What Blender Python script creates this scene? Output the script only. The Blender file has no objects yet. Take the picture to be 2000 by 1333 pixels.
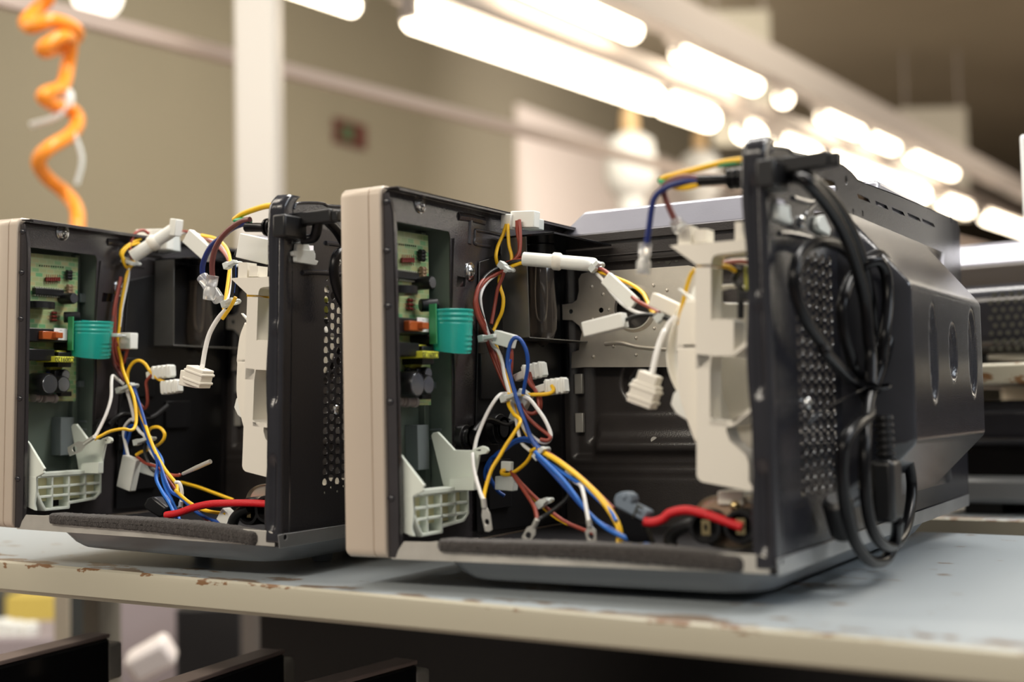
import bpy, bmesh, math, random
from math import pi, sin, cos, radians, sqrt, exp
from mathutils import Vector, Matrix
from mathutils.geometry import tessellate_polygon
random.seed(7)
SC = bpy.context.scene
COL = SC.collection

# ------------------------------------------------------------------ camera
YAW, PIT, ROL, FPX = radians(30.24), radians(2.987), radians(-1.233), 2556.0
CAM = Vector((.5507, -.7674, .1041))
_f = Vector((-sin(YAW)*cos(PIT), cos(YAW)*cos(PIT), sin(PIT)))
_r0 = Vector((cos(YAW), sin(YAW), 0)); _u0 = _r0.cross(_f)
_r = cos(ROL)*_r0 + sin(ROL)*_u0
_u = -sin(ROL)*_r0 + cos(ROL)*_u0
cd = bpy.data.cameras.new('camera'); cam = bpy.data.objects.new('camera', cd); COL.objects.link(cam)
cam.matrix_world = Matrix(((_r.x, _u.x, -_f.x, CAM.x), (_r.y, _u.y, -_f.y, CAM.y), (_r.z, _u.z, -_f.z, CAM.z), (0, 0, 0, 1)))
cd.sensor_width = 36; cd.lens = FPX/2000*36; cd.clip_start = .02; cd.clip_end = 200
cd.dof.use_dof = True; cd.dof.focus_distance = 1.085; cd.dof.aperture_fstop = 3.2; cd.dof.aperture_blades = 0
SC.camera = cam

# ------------------------------------------------------------------ exposure, world
SC.view_settings.view_transform = 'Standard'; SC.view_settings.look = 'None'
SC.view_settings.exposure = 0.2; SC.view_settings.gamma = 1; SC.view_settings.use_curve_mapping = False
wd = bpy.data.worlds.new('hall_light'); SC.world = wd; wd.use_nodes = True
wd.node_tree.nodes['Background'].inputs[0].default_value = (.92, .90, .88, 1)
wd.node_tree.nodes['Background'].inputs[1].default_value = .19

def area(name, loc, target, sx, sy, power, col):
    l = bpy.data.lights.new(name, 'AREA'); l.shape = 'RECTANGLE'; l.size = sx; l.size_y = sy
    l.energy = power; l.color = col
    o = bpy.data.objects.new(name, l); COL.objects.link(o); o.location = loc
    o.rotation_euler = (Vector(target)-Vector(loc)).to_track_quat('-Z', 'Y').to_euler()
    return o
WARM = (1, .90, .76); COOL = (.86, .93, 1)
# ceiling light rows of the hall that lie outside the frame, at lamp height
area('lamp_row_behind_camera', (-.3, -2.3, 1.75), (0, 0, .1), 3.2, .5, 52, WARM)
area('lamp_row_over_bench', (.3, .75, 1.75), (.25, .25, 0), 2.6, .35, 60, (1, .96, .90))
area('lamp_row_right', (3.0, .9, 1.7), (.3, .3, .1), 2.4, .5, 26, COOL)
area('lamp_row_left', (-2.6, -.3, 1.9), (-.2, .2, .1), .5, 3.2, 46, WARM)
area('lamp_row_hall', (-2.2, 5.0, 3.2), (-3.2, 6.0, 0), 4.0, 4.0, 230, (1, .90, .72))
area('lamp_row_far_right', (6.5, 13, 2.1), (6.5, 13, 0), .5, 12, 260, (1, .90, .76))
area('lamp_row_far_hall', (3, 10, 3.2), (2.5, 10.5, 0), 5, 5, 420, (1, .90, .74))

# ------------------------------------------------------------------ pixel helpers (points of the place seen along a line of sight)
ID = Matrix.Identity(4)
T = ID                                            # frame of the microwave being built
def ray(px, py): return _f + _r*((px-1000)/FPX) - _u*((py-666.5)/FPX)
def on(ax, v, px, py):
    i = 'xyz'.index(ax); Ti = T.inverted(); o = Ti @ CAM; d = Ti.to_3x3() @ ray(px, py)
    return o + d*((v-o[i])/d[i])
def far(px, py, t): return CAM + ray(px, py)*t
ZO = {'a': (650, 340, .28506), 'b': (650, 700, .31506), 'c': (1050, 250, .30012), 'd': (1050, 640, .37509),
      'e': (1430, 250, .33766), 'f': (1430, 650, .37518), 'g': (1290, 420, .22514), 'h': (920, 560, .25492),
      'i': (330, 350, .27757), 'j': (330, 700, .31516), 'k': (0, 350, .27756), 'l': (0, 700, .30756),
      'm': (200, 430, .24747), 'n': (400, 470, .18757), 'p': (755, 420, .15), 'q': (755, 610, .15), 'w': (0, 0, 1)}
def pix(k, x, y): o = ZO[k]; return o[0]+x*o[2], o[1]+y*o[2]
def P(k, x, y, v, ax='y'): return on(ax, v, *pix(k, x, y))

# ------------------------------------------------------------------ materials
MT = {}
def mat(name, col, rough=.5, metal=0, bump=0, bscale=400, var=0, vscale=8, trans=0, emit=0, spec=.5, coat=0, alpha=1, col2=None, thr=None, sheen=0):
    m = bpy.data.materials.new(name); m.use_nodes = True; nt = m.node_tree; b = nt.nodes['Principled BSDF']
    b.inputs['Base Color'].default_value = (*col, 1); b.inputs['Roughness'].default_value = rough
    b.inputs['Metallic'].default_value = metal; b.inputs['Specular IOR Level'].default_value = spec
    b.inputs['Transmission Weight'].default_value = trans; b.inputs['Coat Weight'].default_value = coat
    b.inputs['Coat Roughness'].default_value = .12; b.inputs['Alpha'].default_value = alpha
    if sheen: b.inputs['Sheen Weight'].default_value = sheen
    if emit:
        b.inputs['Emission Color'].default_value = (*col, 1); b.inputs['Emission Strength'].default_value = emit
    tc = nt.nodes.new('ShaderNodeTexCoord')
    if var or col2:
        n = nt.nodes.new('ShaderNodeTexNoise'); n.inputs['Scale'].default_value = vscale; n.inputs['Detail'].default_value = 6
        nt.links.new(tc.outputs['Object'], n.inputs['Vector'])
        r = nt.nodes.new('ShaderNodeValToRGB'); nt.links.new(n.outputs['Fac'], r.inputs['Fac'])
        a, c = r.color_ramp.elements
        if col2:
            a.position, c.position = thr or (.45, .55); a.color = (*col, 1); c.color = (*col2, 1)
        else:
            a.position, c.position = .3, .7
            a.color = (*[x*(1-var) for x in col], 1); c.color = (*[min(1, x*(1+var)) for x in col], 1)
        nt.links.new(r.outputs['Color'], b.inputs['Base Color'])
    if bump:
        n = nt.nodes.new('ShaderNodeTexNoise'); n.inputs['Scale'].default_value = bscale; n.inputs['Detail'].default_value = 2
        nt.links.new(tc.outputs['Object'], n.inputs['Vector'])
        bp = nt.nodes.new('ShaderNodeBump'); bp.inputs['Strength'].default_value = bump; bp.inputs['Distance'].default_value = .001
        nt.links.new(n.outputs['Fac'], bp.inputs['Height']); nt.links.new(bp.outputs['Normal'], b.inputs['Normal'])
    MT[name] = m; return m
mat('enamel', (.0215, .0215, .0265), .17, 0, .14, 900, .12, 30, spec=.7)
mat('grey_rail', (.36, .37, .375), .34, .6, .04, 300, .12, 25)
mat('cavity_enamel_lit', (.048, .042, .040), .26, 0, .14, 900, .12, 30, spec=.7)  # same enamel, lightened to carry the hall's reflection in its colour
mat('frame_enamel_lit', (.038, .034, .036), .20, 0, .14, 900, .12, 30, spec=.8)  # enamel of the front plate, reflected light put into a lighter base
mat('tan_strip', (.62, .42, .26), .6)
mat('shaded_floor_steel', (.02, .019, .021), .35, 0, .1, 700)  # shade inside the oven put into the floor plate's dark colour
mat('enamel_top', (.28, .28, .325), .28, .25, .05, 500, .05, 30)
mat('beige_paint', (.60, .515, .425), .38, .12, .03, 1500, .03, 6)
mat('steel', (.80, .74, .64), .33, .5, .04, 500, .10, 40)
mat('dark_zinc', (.26, .26, .25), .32, .8, .04, 300, .15, 25)
mat('zinc', (.68, .66, .60), .38, .5, .04, 300, .18, 25)
mat('bright_steel', (.72, .74, .76), .16, 1)
mat('pan_grey', (.27, .285, .30), .34, .35, .05, 300)
mat('black_plastic', (.008, .008, .009), .34, bump=.05, bscale=600)
mat('black_gloss', (.006, .006, .007), .12)
mat('cord_black', (.005, .005, .006), .26, spec=.22)
mat('cream_plastic', (.88, .84, .745), .42, bump=.02, bscale=300)
mat('latch_plastic', (.80, .86, .78), .36)
mat('latch_core', (.80, .74, .46), .6)
mat('white_plastic', (.88, .89, .84), .36)
mat('nylon', (.86, .90, .87), .35, trans=.25)
mat('clear_plastic', (.93, .94, .95), .18, trans=.72)
mat('teal_film', (.03, .60, .50), .25, trans=.45, alpha=.82)
mat('compartment_plastic', (.20, .25, .215), .45, .0, .05, 60, .15, 12)
mat('grey_plastic', (.26, .30, .31), .5)
mat('bluegrey_plastic', (.20, .25, .31), .42)
mat('foam', (.047, .041, .038), .95, bump=1.0, bscale=900, var=.5, vscale=700, sheen=.2)
mat('yellow_wire', (.93, .55, .015), .38)
mat('white_wire', (.88, .87, .85), .38)
mat('red_wire', (.30, .055, .035), .40)
mat('brown_wire', (.16, .045, .04), .40)
mat('blue_wire', (.012, .075, .36), .36)
mat('navy_wire', (.010, .025, .16), .36)
mat('lightblue_wire', (.03, .17, .62), .36)
mat('black_wire', (.012, .012, .012), .36)
mat('green_wire', (.03, .42, .17), .38)
mat('hv_red', (.72, .012, .02), .45, bump=.5, bscale=1200)
mat('terminal_metal', (.80, .78, .72), .34, .65)
mat('brass', (.70, .55, .28), .25, 1)
mat('chrome_oval', (.74, .66, .52), .26, .65)
mat('copper_orange', (.40, .09, .02), .3)
mat('white_label', (.85, .85, .85), .5)
mat('yellow_plastic', (.72, .72, .06), .4)
mat('yellow_tape', (.45, .45, .07), .45)
mat('print_black', (.03, .03, .02), .6)
mat('print_grey', (.15, .15, .15), .6)
mat('cap_top', (.30, .32, .36), .25, .9)
mat('solder_board', (.05, .30, .12), .4)
mat('resistor_red', (.22, .03, .02), .4)
mat('resistor_tan', (.30, .20, .12), .4)
mat('resistor_grey', (.30, .26, .25), .45)
mat('blue_part', (.02, .06, .40), .3)
mat('dark_glass', (.35, .29, .24), .07, trans=.85)
mat('brown_paper', (.36, .25, .17), .6)
# green control board with tan silk-screen patches
m = mat('circuit_green', (.16, .42, .20), .35); nt = m.node_tree; b = nt.nodes['Principled BSDF']
tc = nt.nodes.new('ShaderNodeTexCoord'); br = nt.nodes.new('ShaderNodeTexBrick')
mp = nt.nodes.new('ShaderNodeMapping'); mp.inputs['Rotation'].default_value = (0, pi/2, pi/2)
nt.links.new(tc.outputs['Object'], mp.inputs['Vector'])
br.inputs['Scale'].default_value = 60; br.inputs['Color1'].default_value = (.12, .40, .18, 1); br.inputs['Color2'].default_value = (.50, .46, .22, 1)
br.inputs['Mortar'].default_value = (.42, .50, .26, 1); br.inputs['Mortar Size'].default_value = .03; br.inputs['Bias'].default_value = .1
nt.links.new(mp.outputs['Vector'], br.inputs['Vector']); nt.links.new(br.outputs['Color'], b.inputs['Base Color'])
# bench paint with worn chips along the front edge
def chipped(name, base, chip, scale, lo, hi, rough, edge=False):
    m = mat(name, base, rough); nt = m.node_tree; b = nt.nodes['Principled BSDF']
    tc = nt.nodes.new('ShaderNodeTexCoord'); n = nt.nodes.new('ShaderNodeTexNoise'); n.inputs['Scale'].default_value = scale
    n.inputs['Detail'].default_value = 9; n.inputs['Roughness'].default_value = .62
    mp = nt.nodes.new('ShaderNodeMapping'); mp.inputs['Scale'].default_value = (1, 2.2, 1)
    nt.links.new(tc.outputs['Object'], mp.inputs['Vector']); nt.links.new(mp.outputs['Vector'], n.inputs['Vector'])
    sep = nt.nodes.new('ShaderNodeSeparateXYZ'); nt.links.new(tc.outputs['Object'], sep.inputs[0])
    mr = nt.nodes.new('ShaderNodeMapRange'); mr.inputs[1].default_value = 0; mr.inputs[2].default_value = .055
    mr.inputs[3].default_value = .14; mr.inputs[4].default_value = -.02
    nt.links.new(sep.outputs['Z' if edge else 'Y'], mr.inputs[0])
    if edge:
        mr.inputs[1].default_value = .7935; mr.inputs[2].default_value = .7985; mr.inputs[3].default_value = 0; mr.inputs[4].default_value = .17
        mp.inputs['Scale'].default_value = (.8, 1, 2.2)
    ad = nt.nodes.new('ShaderNodeMath'); ad.operation = 'ADD'; nt.links.new(n.outputs['Fac'], ad.inputs[0]); nt.links.new(mr.outputs[0], ad.inputs[1])
    r = nt.nodes.new('ShaderNodeValToRGB'); r.color_ramp.elements[0].position = lo; r.color_ramp.elements[1].position = hi
    r.color_ramp.elements[0].color = (*base, 1); r.color_ramp.elements[1].color = (*chip, 1)
    nt.links.new(ad.outputs[0], r.inputs['Fac']); nt.links.new(r.outputs['Color'], b.inputs['Base Color'])
    bp = nt.nodes.new('ShaderNodeBump'); bp.inputs['Strength'].default_value = .15; bp.inputs['Distance'].default_value = .001; bp.invert = True
    nt.links.new(r.outputs['Color'], bp.inputs['Height']); nt.links.new(bp.outputs['Normal'], b.inputs['Normal'])
    return m
chipped('bench_paint', (.37, .41, .435), (.20, .15, .11), 21, .615, .63, .36)
chipped('bench_edge_paint', (.46, .432, .34), (.20, .10, .04), 34, .725, .75, .42, True)
mat('bench_under', (.20, .18, .14), .6)
mat('wall_paint', (.275, .25, .19), .75, var=.04, vscale=.6)
mat('ceiling_paint', (.34, .30, .215), .8, var=.06, vscale=.5)
mat('floor_paint', (.30, .25, .235), .45, var=.08, vscale=1.2)
mat('column_paint', (.64, .60, .54), .45)
mat('conduit_paint', (.62, .50, .43), .5)
mat('trunking_paint', (.40, .355, .33), .5)
mat('board_paint', (.50, .47, .40), .6)
mat('hose_orange', (.95, .30, .02), .35)
mat('tube_light', (1, .86, .66), .4, emit=9)
mat('globe_light', (1, .93, .80), .4, emit=2.2)
mat('sign_red', (.10, .022, .018), .5)
mat('sign_green', (.06, .12, .06), .5)
mat('pale_board', (.86, .78, .74), .6)
mat('tan_cap', (.75, .52, .28), .5)
mat('white_gloss', (.92, .94, .95), .35)
mat('post_cream', (.56, .48, .36), .5)
mat('post_dark', (.07, .075, .07), .5)
mat('mauve', (.32, .27, .28), .55)
mat('yellow_bin', (.72, .55, .12), .5)
mat('rail_pink', (.45, .36, .33), .35, .3)

# ------------------------------------------------------------------ mesh builder
def smooth_path(pts, n=8, closed=False):
    pts = [Vector(p) for p in pts]
    if len(pts) < 3: return pts
    out = []
    N = len(pts); segs = N if closed else N-1
    for i in range(segs):
        if closed: p0, p1, p2, p3 = pts[i-1], pts[i], pts[(i+1) % N], pts[(i+2) % N]
        else:
            p1, p2 = pts[i], pts[i+1]
            p0 = pts[i-1] if i else p1*2-p2
            p3 = pts[i+2] if i+2 < N else p2*2-p1
        for k in range(n):
            t = k/n
            out.append(.5*((2*p1)+(p2-p0)*t+(2*p0-5*p1+4*p2-p3)*t*t+(3*p1-p0-3*p2+p3)*t**3))
    if not closed: out.append(pts[-1])
    return out
def frame(d):
    d = d.normalized(); a = Vector((0, 0, 1)) if abs(d.z) < .9 else Vector((1, 0, 0))
    u = d.cross(a).normalized(); return u, d.cross(u).normalized()
class MB:
    def __init__(s): s.v = []; s.f = []
    def add(s, vs, fs):
        o = len(s.v); s.v += [Vector(v) for v in vs]; s.f += [tuple(i+o for i in f) for f in fs]; return s
    def hexa(s, b, t):          # bottom quad, top quad
        return s.add(list(b)+list(t), [(3, 2, 1, 0), (4, 5, 6, 7), (0, 1, 5, 4), (1, 2, 6, 5), (2, 3, 7, 6), (3, 0, 4, 7)])
    def box(s, a, b):
        x0, y0, z0 = a; x1, y1, z1 = b
        return s.hexa([(x0, y0, z0), (x1, y0, z0), (x1, y1, z0), (x0, y1, z0)], [(x0, y0, z1), (x1, y0, z1), (x1, y1, z1), (x0, y1, z1)])
    def beam(s, p0, p1, w, h, up=(0, 0, 1)):   # box along a line
        p0, p1 = Vector(p0), Vector(p1); d = (p1-p0).normalized(); up = Vector(up); sd = d.cross(up).normalized()*(w/2); u = sd.cross(d).normalized()*(h/2)
        q = lambda p: [p-sd-u, p+sd-u, p+sd+u, p-sd+u]
        return s.hexa(q(p0), q(p1))
    def tube(s, pts, r, n=10, closed=False, cap=True):
        pts = [Vector(p) for p in pts]; N = len(pts); u = None; vs = []
        for i, p in enumerate(pts):
            d = (pts[(i+1) % N]-pts[i-1]) if closed else (pts[min(i+1, N-1)]-pts[max(i-1, 0)])
            if d.length < 1e-9: d = Vector((0, 0, 1))
            d.normalize()
            if u is None: u, _ = frame(d)
            u = (u-d*u.dot(d)); u = u.normalized() if u.length > 1e-6 else frame(d)[0]
            w = d.cross(u); rr = r(i/(N-1)) if callable(r) else r
            vs += [p+u*(rr*cos(2*pi*k/n))+w*(rr*sin(2*pi*k/n)) for k in range(n)]
        fs = [(i*n+k, i*n+(k+1) % n, ((i+1) % N)*n+(k+1) % n, ((i+1) % N)*n+k) for i in range(N if closed else N-1) for k in range(n)]
        if cap and not closed: fs += [tuple(range(n-1, -1, -1)), tuple((N-1)*n+k for k in range(n))]
        return s.add(vs, fs)
    def cyl(s, p0, p1, r0, r1=None, n=20): return s.lathe(p0, p1, [(0, r0), (1, r0 if r1 is None else r1)], n)
    def lathe(s, p0, p1, prof, n=20, cap=True):          # prof: (fraction along p0-p1, radius)
        p0, p1 = Vector(p0), Vector(p1); u, w = frame(p1-p0); vs = []
        for t, r in prof:
            c = p0+(p1-p0)*t; r = max(r, 1e-5)
            vs += [c+u*(r*cos(2*pi*k/n))+w*(r*sin(2*pi*k/n)) for k in range(n)]
        m = len(prof)
        fs = [(i*n+k, i*n+(k+1) % n, (i+1)*n+(k+1) % n, (i+1)*n+k) for i in range(m-1) for k in range(n)]
        return s.add(vs, fs+([tuple(range(n-1, -1, -1)), tuple((m-1)*n+k for k in range(n))] if cap else []))
    def ball(s, c, r, n=14, sq=(1, 1, 1)):
        vs = []; fs = []; m = n//2; c = Vector(c)
        for i in range(m+1):
            a = pi*i/m
            for k in range(n):
                vs.append(c+Vector((r*sq[0]*sin(a)*cos(2*pi*k/n), r*sq[1]*sin(a)*sin(2*pi*k/n), r*sq[2]*cos(a))))
        for i in range(m):
            for k in range(n): fs.append((i*n+k, i*n+(k+1) % n, (i+1)*n+(k+1) % n, (i+1)*n+k))
        return s.add(vs, fs)
    def plate(s, outline, off, holes=()):      # flat outline with holes, extruded by off
        off = Vector(off); loops = [[Vector(p) for p in outline]]+[[Vector(p) for p in h] for h in holes]
        flat = [p for l in loops for p in l]; N = len(flat)
        tr = tessellate_polygon(loops)
        fs = [tuple(t) for t in tr]+[tuple(i+N for i in reversed(t)) for t in tr]
        o = 0
        for l in loops:
            n = len(l); fs += [(o+i, o+(i+1) % n, o+(i+1) % n+N, o+i+N) for i in range(n)]; o += n
        return s.add(flat+[p+off for p in flat], fs)
    def grid(s, fn, nu, nv, th=None):
        vs = [fn(i/nu, j/nv) for j in range(nv+1) for i in range(nu+1)]; w = nu+1
        fs = [(j*w+i, j*w+i+1, (j+1)*w+i+1, (j+1)*w+i) for j in range(nv) for i in range(nu)]
        return s.add(vs, fs)
    def build(s, name, material, parent=None, bevel=0, smooth=35, solid=0, segs=2):
        me = bpy.data.meshes.new(name)
        off = Vector((0, 0, ZT)) if parent is not None and parent.get('local_frame') else Vector((0, 0, 0))
        me.from_pydata([tuple(v-off) for v in s.v], [], s.f); me.validate()
        bm = bmesh.new(); bm.from_mesh(me); bmesh.ops.remove_doubles(bm, verts=bm.verts, dist=1e-6)
        bmesh.ops.recalc_face_normals(bm, faces=bm.faces); bm.to_mesh(me); bm.free()
        me.shade_smooth(); me.set_sharp_from_angle(angle=radians(smooth))
        me.materials.append(MT[material])
        o = bpy.data.objects.new(name, me); COL.objects.link(o)
        if parent is not None:
            o.parent = parent
            if parent.get('local_frame'): o['local_frame'] = True
        if solid:
            md = o.modifiers.new('thick', 'SOLIDIFY'); md.thickness = solid; md.offset = 0
        if bevel:
            md = o.modifiers.new('bevel', 'BEVEL'); md.width = bevel; md.segments = segs; md.limit_method = 'ANGLE'; md.angle_limit = radians(40)
            md.harden_normals = False
        return o
ZT = -.022                                        # bench top
def tag(o, label, cat, group=None, kind=None):
    if label: o['label'] = label
    if cat: o['category'] = cat
    if group: o['group'] = group
    if kind: o['kind'] = kind
    return o
def empty(name, mw):
    o = bpy.data.objects.new(name, None); COL.objects.link(o); o.matrix_world = mw; o.empty_display_size = .02; return o
def circle(c, u, w, r, n=16): c, u, w = Vector(c), Vector(u), Vector(w); return [c+u*(r*cos(2*pi*k/n))+w*(r*sin(2*pi*k/n)) for k in range(n)]
def sstep(a, b, x):
    t = max(0, min(1, (x-a)/(b-a))); return t*t*(3-2*t)
def text_mesh(name, body, size, mw, material, parent):
    cu = bpy.data.curves.new(name, 'FONT'); cu.body = body; cu.size = size; cu.align_x = 'CENTER'; cu.align_y = 'CENTER'; cu.extrude = .00012
    o = bpy.data.objects.new(name, cu); COL.objects.link(o)
    me = bpy.data.meshes.new_from_object(o.evaluated_get(bpy.context.evaluated_depsgraph_get()))
    bpy.data.objects.remove(o)
    mb = MB().add([mw @ v.co for v in me.vertices], [tuple(p.vertices) for p in me.polygons])
    return mb.build(name, material, parent)
X_, Y_, Z_ = Vector((1, 0, 0)), Vector((0, 1, 0)), Vector((0, 0, 1))

# ================================================================== LARGE STRUCTURE
DV = ray(2535, 640).normalized()                  # direction of the light rows, rails and the side wall
DH = Vector((DV.x, DV.y, 0)).normalized(); DN = Vector((DH.y, -DH.x, 0))   # DN points to the right of the wall
FZ = ZT-.80; CZ = 3.9
W0 = far(700, 450, 11.0)
def wallpt(px, py, off=0):
    d = ray(px, py); t = ((W0+DN*off)-CAM).dot(DN)/d.dot(DN); return CAM+d*t
def struct(o): o['kind'] = 'structure'; return o
a, e = W0-DH*14, W0+DH*32
mb = MB(); mb.hexa([Vector((a.x, a.y, FZ)), Vector((e.x, e.y, FZ)), Vector((e.x, e.y, FZ))-DN*.2, Vector((a.x, a.y, FZ))-DN*.2],
                   [Vector((a.x, a.y, CZ+.1)), Vector((e.x, e.y, CZ+.1)), Vector((e.x, e.y, CZ+.1))-DN*.2, Vector((a.x, a.y, CZ+.1))-DN*.2])
struct(mb.build('wall_left', 'wall_paint'))
e2 = e+DN*30
mb = MB(); mb.hexa([Vector((e.x, e.y, FZ)), Vector((e2.x, e2.y, FZ)), Vector((e2.x, e2.y, FZ))+DH*.2, Vector((e.x, e.y, FZ))+DH*.2],
                   [Vector((e.x, e.y, CZ+.1)), Vector((e2.x, e2.y, CZ+.1)), Vector((e2.x, e2.y, CZ+.1))+DH*.2, Vector((e.x, e.y, CZ+.1))+DH*.2])
struct(mb.build('wall_back', 'wall_paint'))
def slab(z0, z1, near=0):
    q = lambda z: [Vector((p.x, p.y, z)) for p in (a+DH*near, e, e2, a+DN*30+DH*near)]
    return MB().hexa(q(z0), q(z1))
struct(slab(FZ-.1, FZ).build('floor', 'floor_paint'))
struct(slab(CZ, CZ+.1, 11).build('ceiling', 'ceiling_paint'))

# ------------------------------------------------------------------ the bench
T = ID
E0, E1 = on('z', ZT, 0, 1097), on('z', ZT, 2000, 1277)
ED = (E1-E0).normalized(); EN = Vector((-ED.y, ED.x, 0))
farp = on('z', ZT, 1900, 1043); BD = (farp-E0).dot(EN)
bench = empty('work_bench', Matrix(((ED.x, EN.x, 0, E0.x), (ED.y, EN.y, 0, E0.y), (0, 0, 1, FZ), (0, 0, 0, 1))))
tag(bench, 'pale blue painted metal work bench with worn cream front edge under both ovens', 'bench')
bl = lambda x, y, z: (x, y, z-FZ)
o = MB().box(bl(-1.0, .004, ZT-.012), bl(1.9, BD, ZT)).build('bench_top', 'bench_paint', bench, bevel=.002)
xs = [-1.0, 0, .45, .82, 1.9]; hs = [.028, .028, .0225, .0185, .0185]
mb = MB()
def eprof(h): return [(.0035, 0.0004), (.001, -.0012), (0, -.005), (0, -h*.86), (.002, -h*.93), (.0035, -h), (.03, -h), (.03, -h+.003), (.006, -h+.003), (.006, -.013), (.009, -.0125)]
N = 11
mb.add([bl(x, p[0], ZT+p[1]) for x, h in zip(xs, hs) for p in eprof(h)], [(k*N+i, k*N+(i+1) % N, (k+1)*N+(i+1) % N, (k+1)*N+i) for k in range(len(xs)-1) for i in range(N)]+[tuple(range(N)), tuple(range(len(xs)*N-1, (len(xs)-1)*N-1, -1))])
mb.build('bench_edge', 'bench_edge_paint', bench, smooth=30)
ZL = ZT-.42
MB().box(bl(-.64, .02, ZL-.02), bl(1.8, BD-.005, ZL)).build('lower_shelf', 'bench_under', bench, bevel=.002)
bim = bench.matrix_world.inverted(); bd_ = bim.to_3x3() @ ray(508, 1250); bo_ = bim @ CAM; xl_ = (bo_+bd_*((BD-.012-bo_.y)/bd_.y)).x
MB().box(bl(xl_, BD-.012, ZL), bl(1.74, BD-.008, ZT-.0125)).build('bench_shade_sheet', 'black_plastic', bench)  # black sheet added so the space under the bench stays dark
for x, y in ((-.62, .03), (-.62, BD-.05), (1.75, .03), (1.75, BD-.05)):
    MB().box(bl(x, y, FZ), bl(x+.04, y+.04, ZT-.0125)).build('leg', 'bench_under', bench, bevel=.002)

# ================================================================== MICROWAVE
L, W, YC, H = .285, .568, .2675, .268
XF = -.001
def microwave(name, mw, label):
    r = empty(name, mw); r['local_frame'] = True
    return tag(r, label, 'microwave oven', 'opened microwave ovens on the bench')
M1 = microwave('microwave_oven', Matrix.Translation((0, 0, ZT)), 'nearest opened microwave oven, coiled black power cord hanging on its back panel')

# --- front panel (silver-beige door and control facade, hollow behind)
def rrect(y0, y1, z0, z1, rad, x, n=6):
    pts = []
    for cy, cz, a0 in ((y1-rad, z1-rad, 0), (y0+rad, z1-rad, pi/2), (y0+rad, z0+rad, pi), (y1-rad, z0+rad, 3*pi/2)):
        pts += [Vector((x, cy+rad*cos(a0+pi/2*k/n), cz+rad*sin(a0+pi/2*k/n))) for k in range(n+1)]
    return pts
y0, y1, z0, z1 = -.004, W+.004, -.0005, .2685
pock = rrect(.004, .095, .012, .250, .005, 0)
mb = MB()
loops = [rrect(y0+i, y1-i, z0+i, z1-i, max(.001, .007-i), x) for x, i in ((-.039, .003), (-.0382, .001), (-.0365, 0), (-.0130, 0), (-.0126, .0009), (-.0120, .0009), (-.0116, 0), (-.0028, 0), (-.0020, .0008))]
n = len(loops[0]); vs = [p for l in loops for p in l]; fs = [(i*n+k, i*n+(k+1) % n, (i+1)*n+(k+1) % n, (i+1)*n+k) for i in range(len(loops)-1) for k in range(n)]
fs.append(tuple(range(n-1, -1, -1)))
back = loops[-1]; hole = [Vector((-.0020, p.y, p.z)) for p in pock]; deep = [Vector((-.034, p.y, p.z)) for p in pock]
o0 = len(vs); vs += hole+deep; m_ = len(hole)
tr = tessellate_polygon([back, hole]); idx = [(len(loops)-1)*n+i for i in range(n)]+[o0+i for i in range(m_)]
fs += [tuple(idx[i] for i in t) for t in tr]
fs += [(o0+i, o0+(i+1) % m_, o0+m_+(i+1) % m_, o0+m_+i) for i in range(m_)]+[tuple(o0+m_+i for i in range(m_))]
fp = mb.add(vs, fs).build('front_panel', 'beige_paint', M1, smooth=40)

# --- front frame plate: dark enamel, opening for the control board
opening = [P('a', *q, XF, 'x') for q in ((330, 290), (700, 335), (760, 350), (795, 385), (805, 430), (806, 930))]+[P('b', *q, XF, 'x') for q in ((740, 100), (745, 560), (745, 900), (300, 1000))]
opening = [Vector((XF, max(.004, min(.088, p.y)), max(.016, min(.2435, p.z)))) for p in opening]
win = [P('a', *q, XF, 'x') for q in ((840, 700), (900, 712), (897, 775), (835, 775))]
mb = MB().plate([(XF, 0, .003), (XF, W, .003), (XF, W, .2655), (XF, .004, .2655), (XF, 0, .262)], (-.001, 0, 0), [opening])
mb.box((XF, 0, .2655), (.011, W, .2665)).box((.0102, .002, .2640), (.011, W, .2665))
for zz in (.06, .19): pass
# near flange strip with pressed dimples
flz = [.0005, .010, .03, .09, .235, .2475, .2535, .258, .2625]
fx = [.0035, .0078, .0082, .0080, .0074, .0066, .0050, .0040, .0036]
mb.plate([(-.0020, -.0006, .0005)]+[(x, -.0006, z) for x, z in zip(fx, flz)]+[(-.0020, -.0006, .2625)], (0, .0010, 0))
mb.plate([(x, -.0006, z) for x, z in zip(fx[1:-1], flz[1:-1])]+[(x-.0008, -.0006, z) for x, z in reversed(list(zip(fx[1:-1], flz[1:-1])))], (0, .004, 0))
# T-shaped pressed rib, recess rim and steps on the plate
def rib(pts, r, h, k='a', x=XF):
    q = [P(k, *p, x, 'x')+Vector((-r+h, 0, 0)) for p in pts]; return smooth_path(q, 6)
mb.tube(rib([(860, 290), (940, 300), (1040, 325)], .0045, .002), .0045)
mb.tube(rib([(945, 310), (942, 400), (938, 480)], .003, .0015), .003)
mb.tube(rib([(975, 385), (1090, 405), (1180, 425)], .0016, .0012), .0016)
mb.tube(rib([(975, 385), (973, 440), (978, 480), (1080, 500)], .0016, .0012), .0016)
st = [P('a', *q, XF, 'x') for q in ((822, 440), (838, 455), (843, 560), (852, 594), (960, 598), (985, 612), (990, 640), (985, 760), (972, 1330))]+[P('b', *q, XF, 'x') for q in ((885, 350), (868, 362), (866, 470), (840, 520), (748, 560))]+[P('b', 748, 100, XF, 'x'), P('a', 808, 930, XF, 'x')]
win2 = [p+Vector((.0001, 0, 0)) for p in win]
mb.plate([p+Vector((.0001, 0, 0)) for p in st], (.0016, 0, 0), [win2])
ff = mb.build('front_frame', 'frame_enamel_lit', M1, bevel=.0004)
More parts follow.
